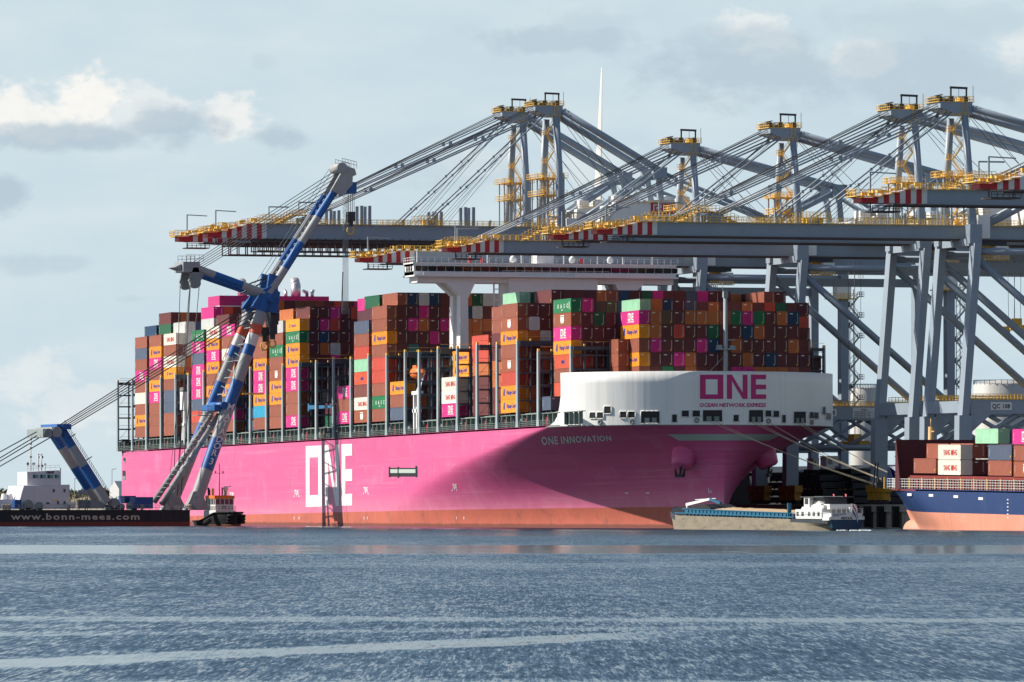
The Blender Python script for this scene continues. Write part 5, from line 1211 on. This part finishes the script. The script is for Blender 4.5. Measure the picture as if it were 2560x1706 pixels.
mb = MB(); mb.grid(rows, 0, True, True); n = 61; mb.add([(x, y * .98, z - .05) for x, y, z in rows[-1]], [(i, i + 1, 2 * n - 2 - i, 2 * n - 1 - i) for i in range(n - 1)], 1)
mh = mb.build('hull', [MH, DARK], mi)
mb = MB()
for s in (-1, 1): mb.grid([[(x, s * (mf(x, 1.5) + .03), z_(x)) for x in [1 + .8 * i for i in range(22)]] for z_ in (lambda x: 1.25 + .02 * x, lambda x: dk(x) + .02)])
mb.build('aft_strake', DARK, mh)
mb = MB()
for s in (-1, 1): mb.grid([[(x, s * (mf(x, 3) + .03), z_(x)) for x in [ml - 9.5 + .55 * i for i in range(14)]] for z_ in (lambda x: dk(x) - 1.1, lambda x: dk(x) + .02)])
mb.build('bow_strake', DARK, mh)
S_ = 1                                                                # the side seen is port (+y)
mb = MB()
for s in (-1, 1):
    for i in range(28):
        x = 19 + i * 1.95; za = dk(x) + .35; zb = 3.2 + .9 * (x - 15) / 62; mb.box(x, x + 1.85, s * 3.5 - .1, s * 3.5 + .1, za, zb); mb.box(x - .1, x + .02, s * 3.65 - .12, s * 3.65 + .12, za, zb)
        mb.box(x + .4, x + .65, s * 3.75 - .2, s * 3.75 + .2, dk(x) - .05, za)
    mb.bar((17, s * 3.75, 2.5), (ml - 9, s * 3.75, 3.3), .5, .22); mb.bar((17, s * 3.6, 3.25), (75, s * 3.6, 4.1), .25, .2)
mb.box(73.6, 73.9, -3.5, 3.5, 3, 4.1); mb.box(18.6, 18.9, -3.5, 3.5, 2.2, 3.3); mb.box(19.4, 19.9, 3.2, 3.9, 2, 5.2); co = mb.build('coaming', MT, mi)
mb = MB(); rr = random.Random(4); g_ = [[(20 + 1.5 * i, -3.3 + .66 * j, 3.2 + .015 * (20 + 1.5 * i - 20) + (.55 - .045 * (j - 5) ** 2 * .5) * (0 if i in (0, 27) else 1) + rr.uniform(-.12, .12)) for j in range(11)] for i in range(28)]
mb.grid(g_); mb.build('cargo', CARGO, mi)
mb = MB(); mb.prism([(61, 3.8), (72, 3.9), (72, 4.5), (66, 5.0), (62, 4.4)], 'y', -3, 3); mb.build('hatch_cover', BLACK, mi)
mb = MB(); mb.bar((76, 2, 4.3), (76, 2, 5.0), .5); mb.bar((76.5, 2, 4.9), (64, 2, 6.0), .55, .6, w2=.5, h2=.45); mb.bar((72, 2, 5.9), (61, 2, 6.15), .12); ca = mb.build('foredeck_crane', TW, mi)
mb = MB(); mb.bar((64, 2, 6.0), (58.5, 2, 5.2), .5); mb.build('jib_tip', MT, ca)
mb = MB(); mb.box(4, 17, -3.4, 3.4, 2.2, 4.0); mb.prism([(4, 4.0), (14.5, 4.0), (13.8, 4.5), (4, 4.15)], 'y', -3.3, 3.3); mb.box(10.5, 13.2, -2, 3.2, 4.0, 6.3); mb.box(2, 10.5, -2.5, 2.6, 4.0, 5.0); mb.box(-.2, 4, -3.2, 3.2, 2.3, 3.35)
cab = mb.build('cabin', TW, mi)
for x in (5, 7.3, 9.6, 12.8, 15.3): mb = MB(); mb.box(x, x + 1.1, 3.38, 3.45, 2.75, 3.55); mb.build('window', GLASS, cab)
mb = MB(); mb.box(11.1, 12.7, 3.18, 3.25, 5.0, 6.1); mb.build('window', GLASS, cab)
mb = MB(); mb.box(3.2, 14.6, -3, 3.4, 6.3, 6.42); mb.box(1.5, 15.6, -.1, .1, 6.4, 6.5); mb.box(5, 10.4, -2.2, 2.4, 5.0, 6.3); mb.build('wheelhouse_roof', CANV, cab)
mb = MB(); mb.box(3.6, 9.5, 2.6, 3.2, 4.2, 4.8); mb.prism([(6, 4.8), (8.5, 4.9), (6.6, 5.6), (5, 5.0)], 'y', 2.2, 3.0); mb.build('dinghy', TW, mi)
mb = MB(); mb.rail((-.1, -3.2, 3.35), (-.1, 3.2, 3.35), .8, 1, .04, 2); mb.rail((0, 3.4, 2.5), (17, 3.9, 2.2), 1.0, 2, .03, 1); mb.build('railing', TW, mi)
mb = MB(); mb.box(-.35, .4, -3.55, 3.55, 2.05, 2.65); mb.box(-.2, 3, 3.3, 3.7, 1.9, 2.55); st_ = mb.build('stern_bulwark', TW, mi)
mb = MB(); put_text(mb, text_mesh('MISTRAL', .62, .02), (-.37, 1.2, 2.13), (0, -1, 0), (0, 0, 1)); mb.build('lettering', BLACK, st_)
mb = MB(); put_text(mb, text_mesh('Scheepvaartbedrijf', .36, .005), (-.22, 2.9, 3.0), (0, -1, 0), (0, 0, 1)); put_text(mb, text_mesh('Rotterdam', .3, .005), (-.22, 2.9, 2.72), (0, -1, 0), (0, 0, 1)); mb.build('lettering', DARK, cab)
mb = MB(); mb.prism([(-2.9, .5), (-3.4, 2.05), (3.4, 2.05), (2.9, .5), (1.5, -.3), (-1.5, -.3)], 'x', -.2, .9); mb.build('transom', MBL, mh)
mb = MB(); mb.lathe((1.2, -2.2, 3.9), [(.12, -.6), (.14, 0), (.42, .1), (.45, .6), (.25, .95), (.01, 1)], 12); mb.tube((1.5, -1.4, 3.4), (1.5, -1.4, 4.4), .3, n=8); mb.build('radar_dome', TW, mi)
mb = MB(); f0 = Vector((-.3, -1.0, 3.3))
for j, mi_ in ((0, 0), (1, 1), (2, 2)):
    a = [(-.3 - .03 * i, -1 - .16 * i, 5.0 - .55 * j - .14 * i * i * .35 + .04 * math.sin(i * 1.7)) for i in range(8)]
    mb.grid([a, [(x, y + .03, z - .5) for x, y, z in a]], mi_)
mb.tube((-.3, -1, 2.6), (-.3, -1, 5.1), .04, n=5, mi=1)
tag(mb.build('flag', [RED, TW, CBLUE], mi))
for x, h in ((6.5, 5.6), (12.4, 5.8)):
    mb = MB(); mb.tube((x, -2.5, 6.4), (x, -2.5, 7.0), .04, n=4); mb.grid([[(x - .1 * i, -2.5 + .05 * math.sin(i), 6.9) for i in range(6)], [(x - .1 * i, -2.5 + .05 * math.sin(i), 6.1) for i in range(6)]]); mb.build('pennant', mat('pennant_pink', (.65, .12, .16), .7, 0, .1), mi)
mb = MB(); rr = random.Random(8)
for i in range(40): x = -1 - rr.random() * 7; y = rr.uniform(-2.5, 2.5); mb.lathe((x, y, 0), [(rr.uniform(.2, .5), -.05), (.2, .12), (.01, .16)], 6)
foam = mb.build('wake_foam', mat('foam_white', (.75, .78, .78), .8, 0, 0)); foam.location = stn; foam.rotation_euler = (0, 0, my); tag(foam, kind='stuff', label='white churned foam behind the river barge stern', cat='foam')
# ------------------------------------------------------------------ blue feeder ship at the right edge
FB = mat('navy_hull', (.014, .040, .135), .45, 0, .08, .1, streak=.15, dirt=(.05, .10, .24), dirt_amt=.3); FR_ = mat('faded_boot_paint', (.60, .24, .16), .7, 0, .2, .12, streak=.35, dirt=(.45, .33, .27), dirt_amt=.6); FD = mat('deck_oxide_red', (.22, .028, .022), .65, 0, .15, .4); FDK = mat('dark_oxide', (.075, .012, .018), .65, 0, .15, .4)
MASTB = mat('mast_buff', (.60, .36, .15), .55, 0, .1)
FX0, FY0, FT = 84.0, 50.0, .0095
fs = thing('feeder_ship', 'dark blue container feeder ship with faded pink underwater paint at right edge', 'container ship', (FX0, FY0, 0), 'vessels in the harbour', rot=(0, FT, 0))
def fh(x, z):                                                         # x aft from the stem at the water line
    s0 = 7.6 - 1.17 * max(0, z); u = min(1, max(0, z / 9)); t = (x - s0) / lerp(62, 40, u)
    return 0 if t <= 0 else 13 * (1 - max(0, 1 - t) ** 1.9) ** lerp(1.35, 1.25, u)
zs = [-1.5, 0, 1.5, 3.0, 3.9, 3.9, 4.8, 6, 7.2, 8.4]
rows = []
for z in zs:
    s0 = 7.6 - 1.17 * max(0, z)
    r = [(s0 + 50 * (i / 26) ** 1.6, -fh(s0 + 50 * (i / 26) ** 1.6, z), z) for i in range(27)] + [(s0 + 50 + i * 12, -13, z) for i in range(1, 9)]
    rows.append(list(reversed(r)) + [(x, -y, zz) for x, y, zz in r[1:]])
mb = MB(); mb.grid(rows[:5], 1); mb.grid(rows[5:], 0); mb.prism([(x, y) for x, y, z in rows[-1]], 'z', 8.0, 8.25, 2)
fhull = mb.build('hull', [FB, FR_, FD], fs)
mb = MB(); bz = [8.4, 10.4, 12.6]; rw = []
for z in bz:
    s0 = 7.6 - 1.17 * z; r = [(s0 + 11 * (i / 12) ** 1.8, -fh(s0 + 11 * (i / 12) ** 1.8, z) * 1.0, z if i < 8 or z < 9 else z - (z - 8.4) * (i - 7) / 5 * .9) for i in range(13)]
    rw.append(list(reversed(r)) + [(x, -y, zz) for x, y, zz in r[1:]])
mb.grid(rw); mb.build('bow_bulwark', FB, fs)
mb = MB(); mb.lathe((10.5, 0, -.2), [(.01, -5.6), (1.3, -5.0), (2.2, -3.4), (2.5, -1), (2.4, 3), (1.0, 9)], 18, 0, (1, 0, 0)); mb.add([], []); b_ = mb.build('bulbous_bow', FR_, fhull)
WX = 31.0
mb = MB(); mb.box(WX, WX + .4, -12.8, 4, 8.3, 18.0); mb.prism([(WX + .4, 8.3), (WX + 3, 8.3), (WX + .4, 18)], 'y', -12.8, -12.5)
for y in range(-12, 5, 4): mb.box(WX - .4, WX, y - .12, y + .12, 8.3, 18)
for z in (11.2, 14.6, 17.8): mb.box(WX - .4, WX, -12.8, 4, z, z + .2)
wb = mb.build('wave_breaker', FDK, fs)
for y, z, r_ in ((-10.6, 13.2, .42), (-9.2, 13.2, .42), (-7.8, 13.2, .42), (-6.3, 13.2, .42), (-8.6, 16.2, .5), (-11, 16.2, .4), (-6.6, 16.2, .4)):
    mb = MB(); mb.lathe((WX - .05, y, z), [(.01, .3), (r_, .3), (r_, 0)], 12, 0, (-1, 0, 0)); mb.build('wash_port', TW, wb)
mb = MB(); mb.box(36, 150, -11.4, 11.4, 8.3, 9.0); mb.box(36, 150, -11.6, -11.3, 10.4, 11.0)
for i in range(46): mb.box(36.5 + 2.5 * i, 37.1 + 2.5 * i, -11.5, -10.7, 9, 10.7); mb.box(37.9 + 2.5 * i, 38.2 + 2.5 * i, -11.8, -11.3, 8.3, 9.9)
mb.build('hatch_coaming', FD, fs)
mb = MB(); mb.rail((26, -12.6, 8.3), (140, -12.9, 8.3), 2.0, 1.4, .045, 4); [mb.rail((x, -fh(x, 8.4) + .1, 8.3), (x + 3, -fh(x + 3, 8.4) + .1, 8.3), 2.0, 1.5, .045, 4) for x in range(8, 26, 3)]; mb.build('railing', MARKB, fs)
mb = MB()
for i in range(14): mb.box(24 + i * 7, 24.25 + i * 7, -12.6, -12.3, 8.3, 10.6)
mb.build('lashing_gear', YEL, fs)
MX = 17.0
mb = MB(); mb.tube((MX, 0, 8.3), (MX, 0, 20.6), .7, .55, 12); mb.tube((MX, 0, 20.6), (MX, 0, 22.2), .14, n=6); mb.lathe((MX, 0, 13.6), [(.7, 0), (2.5, 1.5), (2.5, 1.65), (.7, 1.65)], 12); mb.bar((MX - .7, 0, 19.6), (MX + 2, 0, 19.7), .25)
for a in range(10): t = a * .628; mb.bar((MX + 2.4 * math.cos(t), 2.4 * math.sin(t), 15.2), (MX + 2.4 * math.cos(t), 2.4 * math.sin(t), 16.8), .09)
for z in (16.0, 16.8): mb.path([(MX + 2.4 * math.cos(a * .628), 2.4 * math.sin(a * .628), z) for a in range(11)], .06, 4)
mb.build('foremast', MASTB, fs)
mb = MB()
for px, py in ((2276, 1237), (2330, 1239), (2392, 1242), (2454, 1247)):
    q = on_y(px, py, 37.2); mb.box(q.x - FX0 - 1.2, q.x - FX0 + 1.2, -13.06, -12.98, q.z - .25 + .0095 * (q.x - FX0), q.z + .25 + .0095 * (q.x - FX0))
for i in range(6): q = on_y(2520, 1250 + 9 * i, 37); mb.box(q.x - FX0 - .5, q.x - FX0 + .2, -13.05, -12.98, q.z + .8, q.z + 1.0)
mb.build('hull_mark', MARKB, fs)
mb = MB()
for k in range(7): mb.bar((5 + k * .8, -5.2 - k * .6, 8.4), (5 + k * .8, -5.2 - k * .6, 9.6 + (k % 3) * .5), .35)
mb.bar((7, -8.5, 8.4), (9.5, -9, 13.5), .25); mb.bar((7.4, -8, 8.4), (10.0, -8.6, 13.5), .25); mb.build('foredeck_gear', DARK, fs)
def deck_container(k, px, py, yw, label, L=CL):                       # left lower corner of the lit side in the photo, on the row at yw
    q = on_y(px, py, yw); o = bpy.data.objects.new('shipping_container', container_mesh(k, L)); COL.objects.link(o); o.location = q; o.rotation_euler = (0, FT, 0)
    lg = side_logo(k, L)
    if lg: c = bpy.data.objects.new('lettering', lg[0]); COL.objects.link(c); c.parent = o
    c = bpy.data.objects.new('markings', end_marks(3, L)); COL.objects.link(c); c.parent = o
    tag(o, label, 'container', 'containers on the blue feeder ship'); return o
y1 = 38.2
deck_container('B', 2284, 1183, y1, 'russet container alone at the front of the blue ship, lower tier')
deck_container('B', 2316, 1146, y1 + 2.5, 'russet container behind the white one, upper tier, front of blue ship')
for k in range(3): deck_container('BMK'[k], 2345 + 29 * (k + 1) + 2, 1146 if k < 2 else 1146, y1 + 2.53 * (k + 1), f'{("russet", "maroon", "grey")[k]} container, {ORD[k + 2]} row in, upper tier, behind white pair on blue ship')
deck_container('W', 2345, 1149, y1, 'upper white container with red lettering on the blue feeder ship')
deck_container('W', 2345, 1187, y1, 'lower white container with red lettering on the blue feeder ship')
for k in range(3): deck_container('MmK'[k], 2345 + 29 * (k + 1) + 2, 1186, y1 + 2.53 * (k + 1), f'{("maroon", "dark plum", "grey")[k]} container, {ORD[k + 2]} row in, lower tier, behind white pair on blue ship')
deck_container('N', 2470, 1150, y1, 'slate blue container above a russet one on the blue feeder ship')
deck_container('B', 2470, 1189, y1, 'russet container below the slate blue one on the blue feeder ship')
for k in range(2):
    deck_container('mM'[k], 2470 + 31 * (k + 1), 1149, y1 + 2.53 * (k + 1), f'{("plum", "maroon")[k]} container, {ORD[k + 2]} row in, upper tier, behind slate blue one')
    deck_container('Mm'[k], 2470 + 31 * (k + 1), 1188, y1 + 2.53 * (k + 1), f'{("maroon", "plum")[k]} container, {ORD[k + 2]} row in, lower tier, behind slate blue one')
deck_container('B', 2534, 1152, y1, 'russet container at the right edge, upper tier, blue feeder ship')
deck_container('S', 2534, 1192, y1, 'russet container with white shield at right edge, lower tier, blue ship')
deck_container('L', 2438, 1109, y1 + 2.53 * 3, 'mint green container on the top tier of the blue feeder ship')
deck_container('P', 2531, 1111, y1 + 2.53, 'pink container with white letters on top tier at right edge')
deck_container('V', 2470, 1109, y1 + 2.53 * 4, 'teal container beside the mint green one on the top tier')
# ------------------------------------------------------------------ mooring lines from the pink bow
ROPE = mat('mooring_rope', (.50, .42, .30), .8, 0, .15, .3)
BOLL = [Vector((59, 66, 5.9)), Vector((66, 66, 5.9)), Vector((72, 66, 5.9))]
for i, (px, py, e, sag, txt) in enumerate(((1775, 1055, 0, 1.0, 'lowest mooring line, from the middle port of the bow'), (1790, 1055, 0, 1.4, 'second lowest mooring line, from the middle port of the bow'),
        (1880, 1056, 1, .9, 'mooring line from the left side of the fourth large bow port'), (1893, 1056, 1, 1.3, 'mooring line from the right side of the fourth large bow port'), (1922, 1056, 1, 1.6, 'thin mooring line from a round fairlead right of the fourth port'),
        (1992, 1058, 2, 1.0, 'mooring line from the left of the rightmost large bow port'), (2004, 1058, 2, 1.4, 'highest mooring line, from the right of the rightmost large port'))):
    h = SM @ outward(hit(px, py, in_bow), .2, 1); b = BOLL[e]; n = 24; pts = []
    for k in range(n + 1): t = k / n; p = h.lerp(b, t); pts.append((p.x, p.y, p.z - 4 * sag * t * (1 - t)))
    mb = MB(); mb.path(pts, .058, 5); tag(mb.build('mooring_line', ROPE, fix=False), 'pale rope, ' + txt, 'mooring line', 'mooring lines')
for i, b in enumerate(BOLL): mb = MB(); mb.lathe((b.x, b.y, QZ), [(.4, 0), (.35, .7), (.6, .9), (.6, 1.1), (.01, 1.2)], 12); tag(mb.build('bollard', DARK), 'dark quay bollard behind the blue bow holding mooring lines', 'bollard', 'quay bollards')
# ------------------------------------------------------------------ on the quay
RUBB = mat('fender_rubber', (.014, .015, .017), .85, 0, .2, 1)
for i, px in enumerate((2002, 2078, 2146, 2176, 2208, 2246, 2302)):
    q = on_y(px, 1300, QY - .5); mb = MB(); mb.box(q.x - .6, q.x + .6, QY - 1.7, QY - .5, .2, 4.6)
    for k in range(9): mb.box(q.x - .75, q.x + .75, QY - 1.85, QY - 1.5, .4 + .48 * k, .65 + .48 * k)
    tag(mb.build('quay_fender', RUBB), f'black vertical rubber fender on the quay wall, {ORD[i + 1]} from left', 'fender', 'quay fenders')
CRATE = mat('hatch_cover_dark', (.022, .027, .033), .65, 0, .25, .3)
for i in range(4):
    mb = MB(); z = QZ + .12 + 1.6 * i; x0, x1 = -58 + 2 * i, -17 - i; mb.box(x0, x1, 70.5, 82, z + .2, z + 1.5)
    for k in range(9): mb.box(lerp(x0, x1, k / 8) - .2, lerp(x0, x1, k / 8) + .2, 70.2, 70.5, z, z + 1.3)
    tag(mb.build('hatch_cover', CRATE), f'dark steel hatch cover behind the pink bow, {ORD[4 - i]} from top of the lower pile', 'hatch cover', 'hatch covers piled on the quay')
for i in range(5):
    a = on_y(2004 + 6 * i, 1262, 76); mb = MB(); z = QZ + .12 + 1.55 * i; x0, x1 = a.x - 8 + i, a.x + 34 - i * 2
    mb.box(x0, x1, 76, 89, z + .25, z + 1.4); mb.box(x0, x1, 75.8, 76, z + 1.1, z + 1.4)
    for k in range(12): mb.box(lerp(x0, x1, k / 11) - .2, lerp(x0, x1, k / 11) + .2, 75.7, 76, z, z + 1.3)
    tag(mb.build('hatch_cover', CRATE), f'dark steel hatch cover on the quay, {ORD[5 - i]} from top of the pile', 'hatch cover', 'hatch covers piled on the quay')
def cabin(px0, px1, py0, py1, y, m_, label, name='quay_cabin', legs=True):
    a = on_y(px0, py1, y); b = on_x(px1, py0, a.x); t = thing(name, label, 'cabin', (a.x, y, QZ)); mb = MB(); mb.box(a.x - 4, a.x, y, b.y, a.z, b.z); mb.box(a.x - 4.2, a.x + .2, y - .15, b.y + .15, b.z, b.z + .15); c = mb.build('body', m_, t)
    mb = MB(); mb.box(a.x, a.x + .05, lerp(y, b.y, .15), lerp(y, b.y, .5), lerp(a.z, b.z, .35), lerp(a.z, b.z, .85)); mb.build('window', GLASS, c)
    if legs:
        for x in (a.x - 3.8, a.x - .2):
            for yy in (y + .2, b.y - .2): mb = MB(); mb.bar((x, yy, QZ), (x, yy, a.z), .25); mb.build('leg', DARK, t)
cabin(2033, 2048, 1148, 1175, 74, TW, 'small white cabin on dark legs under the crane beside the bow')
cabin(2066, 2096, 1142, 1172, 80, HOUSE, 'pale grey cabin on legs under the crane, right of the white cabin')
cabin(2103, 2124, 1168, 1196, 78, HOUSE, 'lowest pale cabin on legs left of the wide crane leg')
t = thing('quay_tractor', 'small yellow and white tractor on the quay glimpsed behind the pink bow', 'tractor', (14, 72, QZ))
mb = MB(); mb.box(12.5, 15.5, 70.6, 73.4, QZ + .7, QZ + 1.4); mb.box(12.7, 15.2, 72.2, 73.4, QZ + 1.4, QZ + 2.9); mb.build('body', YEL, t)
mb = MB(); mb.box(15.2, 15.26, 72.4, 73.2, QZ + 1.9, QZ + 2.7); mb.build('window', GLASS, t)
for x in (12.9, 15.1):
    for y in (70.9, 73.1): mb = MB(); mb.tube((x - .25, y, QZ + .5), (x + .25, y, QZ + .5), .5, n=14); mb.build('wheel', RUBB, t)
t = thing('dark_filler_block', 'long low dark block added to fill the bright gap behind the pink bow', 'dark block', (-110, 108, QZ)); mb = MB(); mb.box(-230, -5, 104, 118, QZ, 12.5); mb.prism([(103, 12.5), (119, 12.5), (111, 14)], 'x', -231, -4); w0 = mb.build('wall', CRATE, t)  # invented dark block, added to darken the bright gap under the bow
for k in range(9): mb = MB(); mb.box(-5 - .02, -4.95, 105 + 1.5 * k, 106 + 1.5 * k, QZ + .4, 9.5); mb.build('door', DARK, w0)
# ------------------------------------------------------------------ behind: tanks, sheds, land, dunes, blade
TANK = mat('tank_white', (.45, .44, .41), .6, 0, .08, .1, streak=.2)
def tank(px0, px1, py, d, label):
    a = at_d(px0, 1266, d); b = at_d(px1, 1266, d); r = (b - a).length / 2; c = (a + b) / 2; h = at_d(px0, py, d).z
    t = thing('storage_tank', label, 'tank', (c.x, c.y, QZ), 'white storage tanks'); mb = MB(); mb.lathe((c.x, c.y, QZ), [(r, 0), (r, h - QZ), (r * .9, h - QZ + r * .06), (.01, h - QZ + r * .16)], 36); mb.build('shell', TANK, t)
    mb = MB(); n = 30
    for k in range(n):
        q = 2 * math.pi * k / n; q2 = 2 * math.pi * (k + 1) / n; p = Vector((c.x + r * math.cos(q), c.y + r * math.sin(q), h)); p2 = Vector((c.x + r * math.cos(q2), c.y + r * math.sin(q2), h)); mb.bar(p, p + Vector((0, 0, 1.2)), .12); mb.bar(p + Vector((0, 0, 1.2)), p2 + Vector((0, 0, 1.2)), .12)
    mb.build('rim_railing', DARK, t)
tank(2126, 2194, 972, 1950, 'white storage tank seen just right of the bow screen between crane legs')
tank(2434, 2580, 962, 1950, 'white storage tank at the right edge above the number board')
def shed(px0, px1, py, d, dep, label, m_=None, gable=False, name='warehouse', turn=0):
    a = at_d(px0, 1266, d); b = at_d(px1, 1266, d); h = at_d(px0, py, d).z; fw = Vector((FX, FY, 0)); rt = Vector((FY, -FX, 0)); w = (b - a).length; tm = Matrix.Rotation(R(turn), 3, 'Z'); fw = tm @ fw; rt = tm @ rt
    t = thing(name, label, 'building', (a.x, a.y, 0)); mb = MB()
    def P(u, v, z): q = a + rt * u + fw * v; return (q.x, q.y, z)
    if gable: mb.add([P(0, 0, 0), P(w, 0, 0), P(w, 0, h * .8), P(w / 2, 0, h), P(0, 0, h * .8), P(0, dep, 0), P(w, dep, 0), P(w, dep, h * .8), P(w / 2, dep, h), P(0, dep, h * .8)], [(0, 1, 2, 3, 4), (9, 8, 7, 6, 5), (0, 4, 9, 5), (1, 6, 7, 2), (4, 3, 8, 9), (3, 2, 7, 8)])
    else: mb.add([P(0, 0, 0), P(w, 0, 0), P(w, dep, 0), P(0, dep, 0), P(0, 0, h), P(w, 0, h), P(w, dep, h), P(0, dep, h)], [(0, 3, 2, 1), (4, 5, 6, 7), (0, 1, 5, 4), (1, 2, 6, 5), (2, 3, 7, 6), (3, 0, 4, 7)])
    c = mb.build('wall', m_ or TANK, t)
    k = max(2, int(w / 5))
    for i in range(k):
        mb = MB(); u0 = w * (i + .3) / k; u1 = w * (i + .62) / k; mb.add([P(u0, -.08, 5.2), P(u1, -.08, 5.2), P(u1, -.08, h * .62 if h > 9 else h * .7), P(u0, -.08, h * .62 if h > 9 else h * .7)], [(0, 1, 2, 3)]); mb.build('door', mat('shed_door', (.22, .24, .26), .6, 0, .1), c)
shed(2126, 2192, 1183, 2150, 25, 'pale low warehouse far behind the cranes, framed by two crane legs')
shed(274, 312, 1203, 2080, 20, 'small white gabled building at the stern of the pink ship', TW, True, 'gabled_building', -48)
shed(1985, 2060, 1195, 2250, 25, 'long grey warehouse far behind the bow, partly hidden', HOUSE)
# land and dunes beyond the basin
SAND = mat('dune_sand', (.24, .20, .12), .95, 0, .4, .02, dirt=(.07, .08, .035), dirt_amt=.9); mb = MB()
rr = random.Random(21); NX, NY = 150, 16; rows = []
from mathutils import noise as mn
def dz(u, v):
    e = min(1, v / 5) * min(1, (NY - v) / 3); return -.5 + e * (5.0 + 6.2 * (mn.noise((u * .11, v * .25, 2)) * .55 + .5) + 2.0 * mn.noise((u * .5, v * .8, 7)))
base = lambda u, v: at_d(-900 + u * 28, 1266, 2330 + v * 22)
for v in range(NY + 1):
    r = []
    for u in range(NX + 1): p = base(u, v); r.append((p.x, p.y, dz(u, v)))
    rows.append(r)
mb.grid(rows); tag(mb.build('dunes', SAND), kind='structure')
LEAF = mat('scrub_leaf', (.060, .066, .022), .8, 0, .5, .12); LEAF2 = mat('scrub_leaf_dry', (.12, .085, .035), .85, 0, .4, .12)
mb = MB()
for i in range(620):
    u = rr.uniform(5, NX - 5) if i > 400 else rr.uniform(20, 48); v = rr.uniform(3.2, NY - 3); p = base(u, v); z = dz(u, v); w = rr.uniform(1.4, 4.2); h = w * rr.uniform(.5, .95); m_ = 1 if rr.random() < .35 else 0
    for k in range(46):
        a = rr.uniform(0, 6.28); q = rr.random() ** .5; x = p.x + math.cos(a) * q * w; y = p.y + math.sin(a) * q * w; zz_ = z - .3 + h * rr.random() * (1.15 - q * .7); s = rr.uniform(.25, .6)
        d1 = Vector((rr.uniform(-1, 1), rr.uniform(-1, 1), rr.uniform(-1, 1))) * s; d2 = Vector((rr.uniform(-1, 1), rr.uniform(-1, 1), rr.uniform(-1, 1))) * s; c = Vector((x, y, zz_))
        mb.add([c - d1 - d2, c + d1 - d2, c + d1 + d2, c - d1 + d2], [(0, 1, 2, 3)], m_)
o = mb.build('dune_scrub', [LEAF, LEAF2], fix=False); tag(o, 'low dark green and brown scrub covering the dunes on the far left', 'scrub', kind='stuff')
mb = MB(); mb.add([tuple(at_d(-1400, 1266, 2300)[:2]) + (.6,), tuple(at_d(4000, 1266, 2300)[:2]) + (.6,), tuple(at_d(4000, 1266, 8000)[:2]) + (.6,), tuple(at_d(-1400, 1266, 8000)[:2]) + (.6,)], [(0, 1, 2, 3)]); tag(mb.build('far_land', SAND), kind='structure')
for px, py, d, lab in ((280, 1174, 2150, 'thin grey lamp post beside the white gabled building'), (187, 1197, 2200, 'thin grey lamp post on the dunes right of the white deckhouse'), (206, 1190, 2250, 'thin grey lamp post on the dunes behind the stern mast')):
    p = at_d(px, py, d); t = thing('lamp_post', lab, 'lamp post', (p.x, p.y, 2), 'lamp posts on the far bank'); mb = MB(); mb.tube((p.x, p.y, 2), (p.x, p.y, p.z), .16, .1, 6); mb.build('pole', GEAR, t); mb = MB(); mb.bar((p.x, p.y, p.z), (p.x + .3, p.y + 1.3, p.z + .2), .3, .15); mb.build('lamp_head', GEAR, t)
# wind turbine far behind, rotor seen edge on
BL = mat('turbine_white', (.74, .71, .66), .5, 0, .03)
c = at_d(1467, 1266, 3900); HUB = 141
wt = thing('wind_turbine', 'single white wind turbine blade standing up far behind the cranes', 'wind turbine', (c.x, c.y, 0))
mb = MB(); mb.tube((c.x, c.y, 0), (c.x, c.y, HUB), 4.2, 2.8, 24); mb.build('tower', BL, wt)
ax = Vector((FY, -FX, 0)); fw = Vector((FX, FY, 0))
mb = MB(); h = Vector((c.x, c.y, HUB)); mb.tube(h - ax * 8, h + ax * 4, 3.6, 3.2, 14); mb.build('nacelle', BL, wt)
mb = MB(); mb.lathe(h + ax * 4, [(3, 0), (2.6, 3), (.01, 5)], 14, 0, ax); mb.build('hub', BL, wt)
for k in range(3):
    t = R(4 + 120 * k); d = Vector((0, 0, 1)) * math.cos(t) + fw * math.sin(t) + ax * .012; s = d.cross(ax).normalized(); rows = []
    for i in range(18):
        q = i / 17; r_ = 106 * q; ch = (2.6 if q < .05 else lerp(5.4, 4.4, (q - .05) / .3) if q < .35 else lerp(4.4, .7, ((q - .35) / .65) ** .9)); th_ = ch * (.5 if q < .1 else .2); cc = h + ax * (5 + .02 * r_) + d * r_
        cd_ = (ax * .72 - s * .7 * (1 if s.dot(fw) > 0 else -1)); nd_ = cd_.cross(d); ch *= 1.3
        rows.append([tuple(cc + cd_ * (ch * .5 * math.cos(a)) + nd_ * th_ * .5 * math.sin(a)) for a in [2 * math.pi * m / 12 for m in range(12)]])
    mb = MB(); mb.grid(rows, 0, True, True); mb.build('blade', BL, wt)
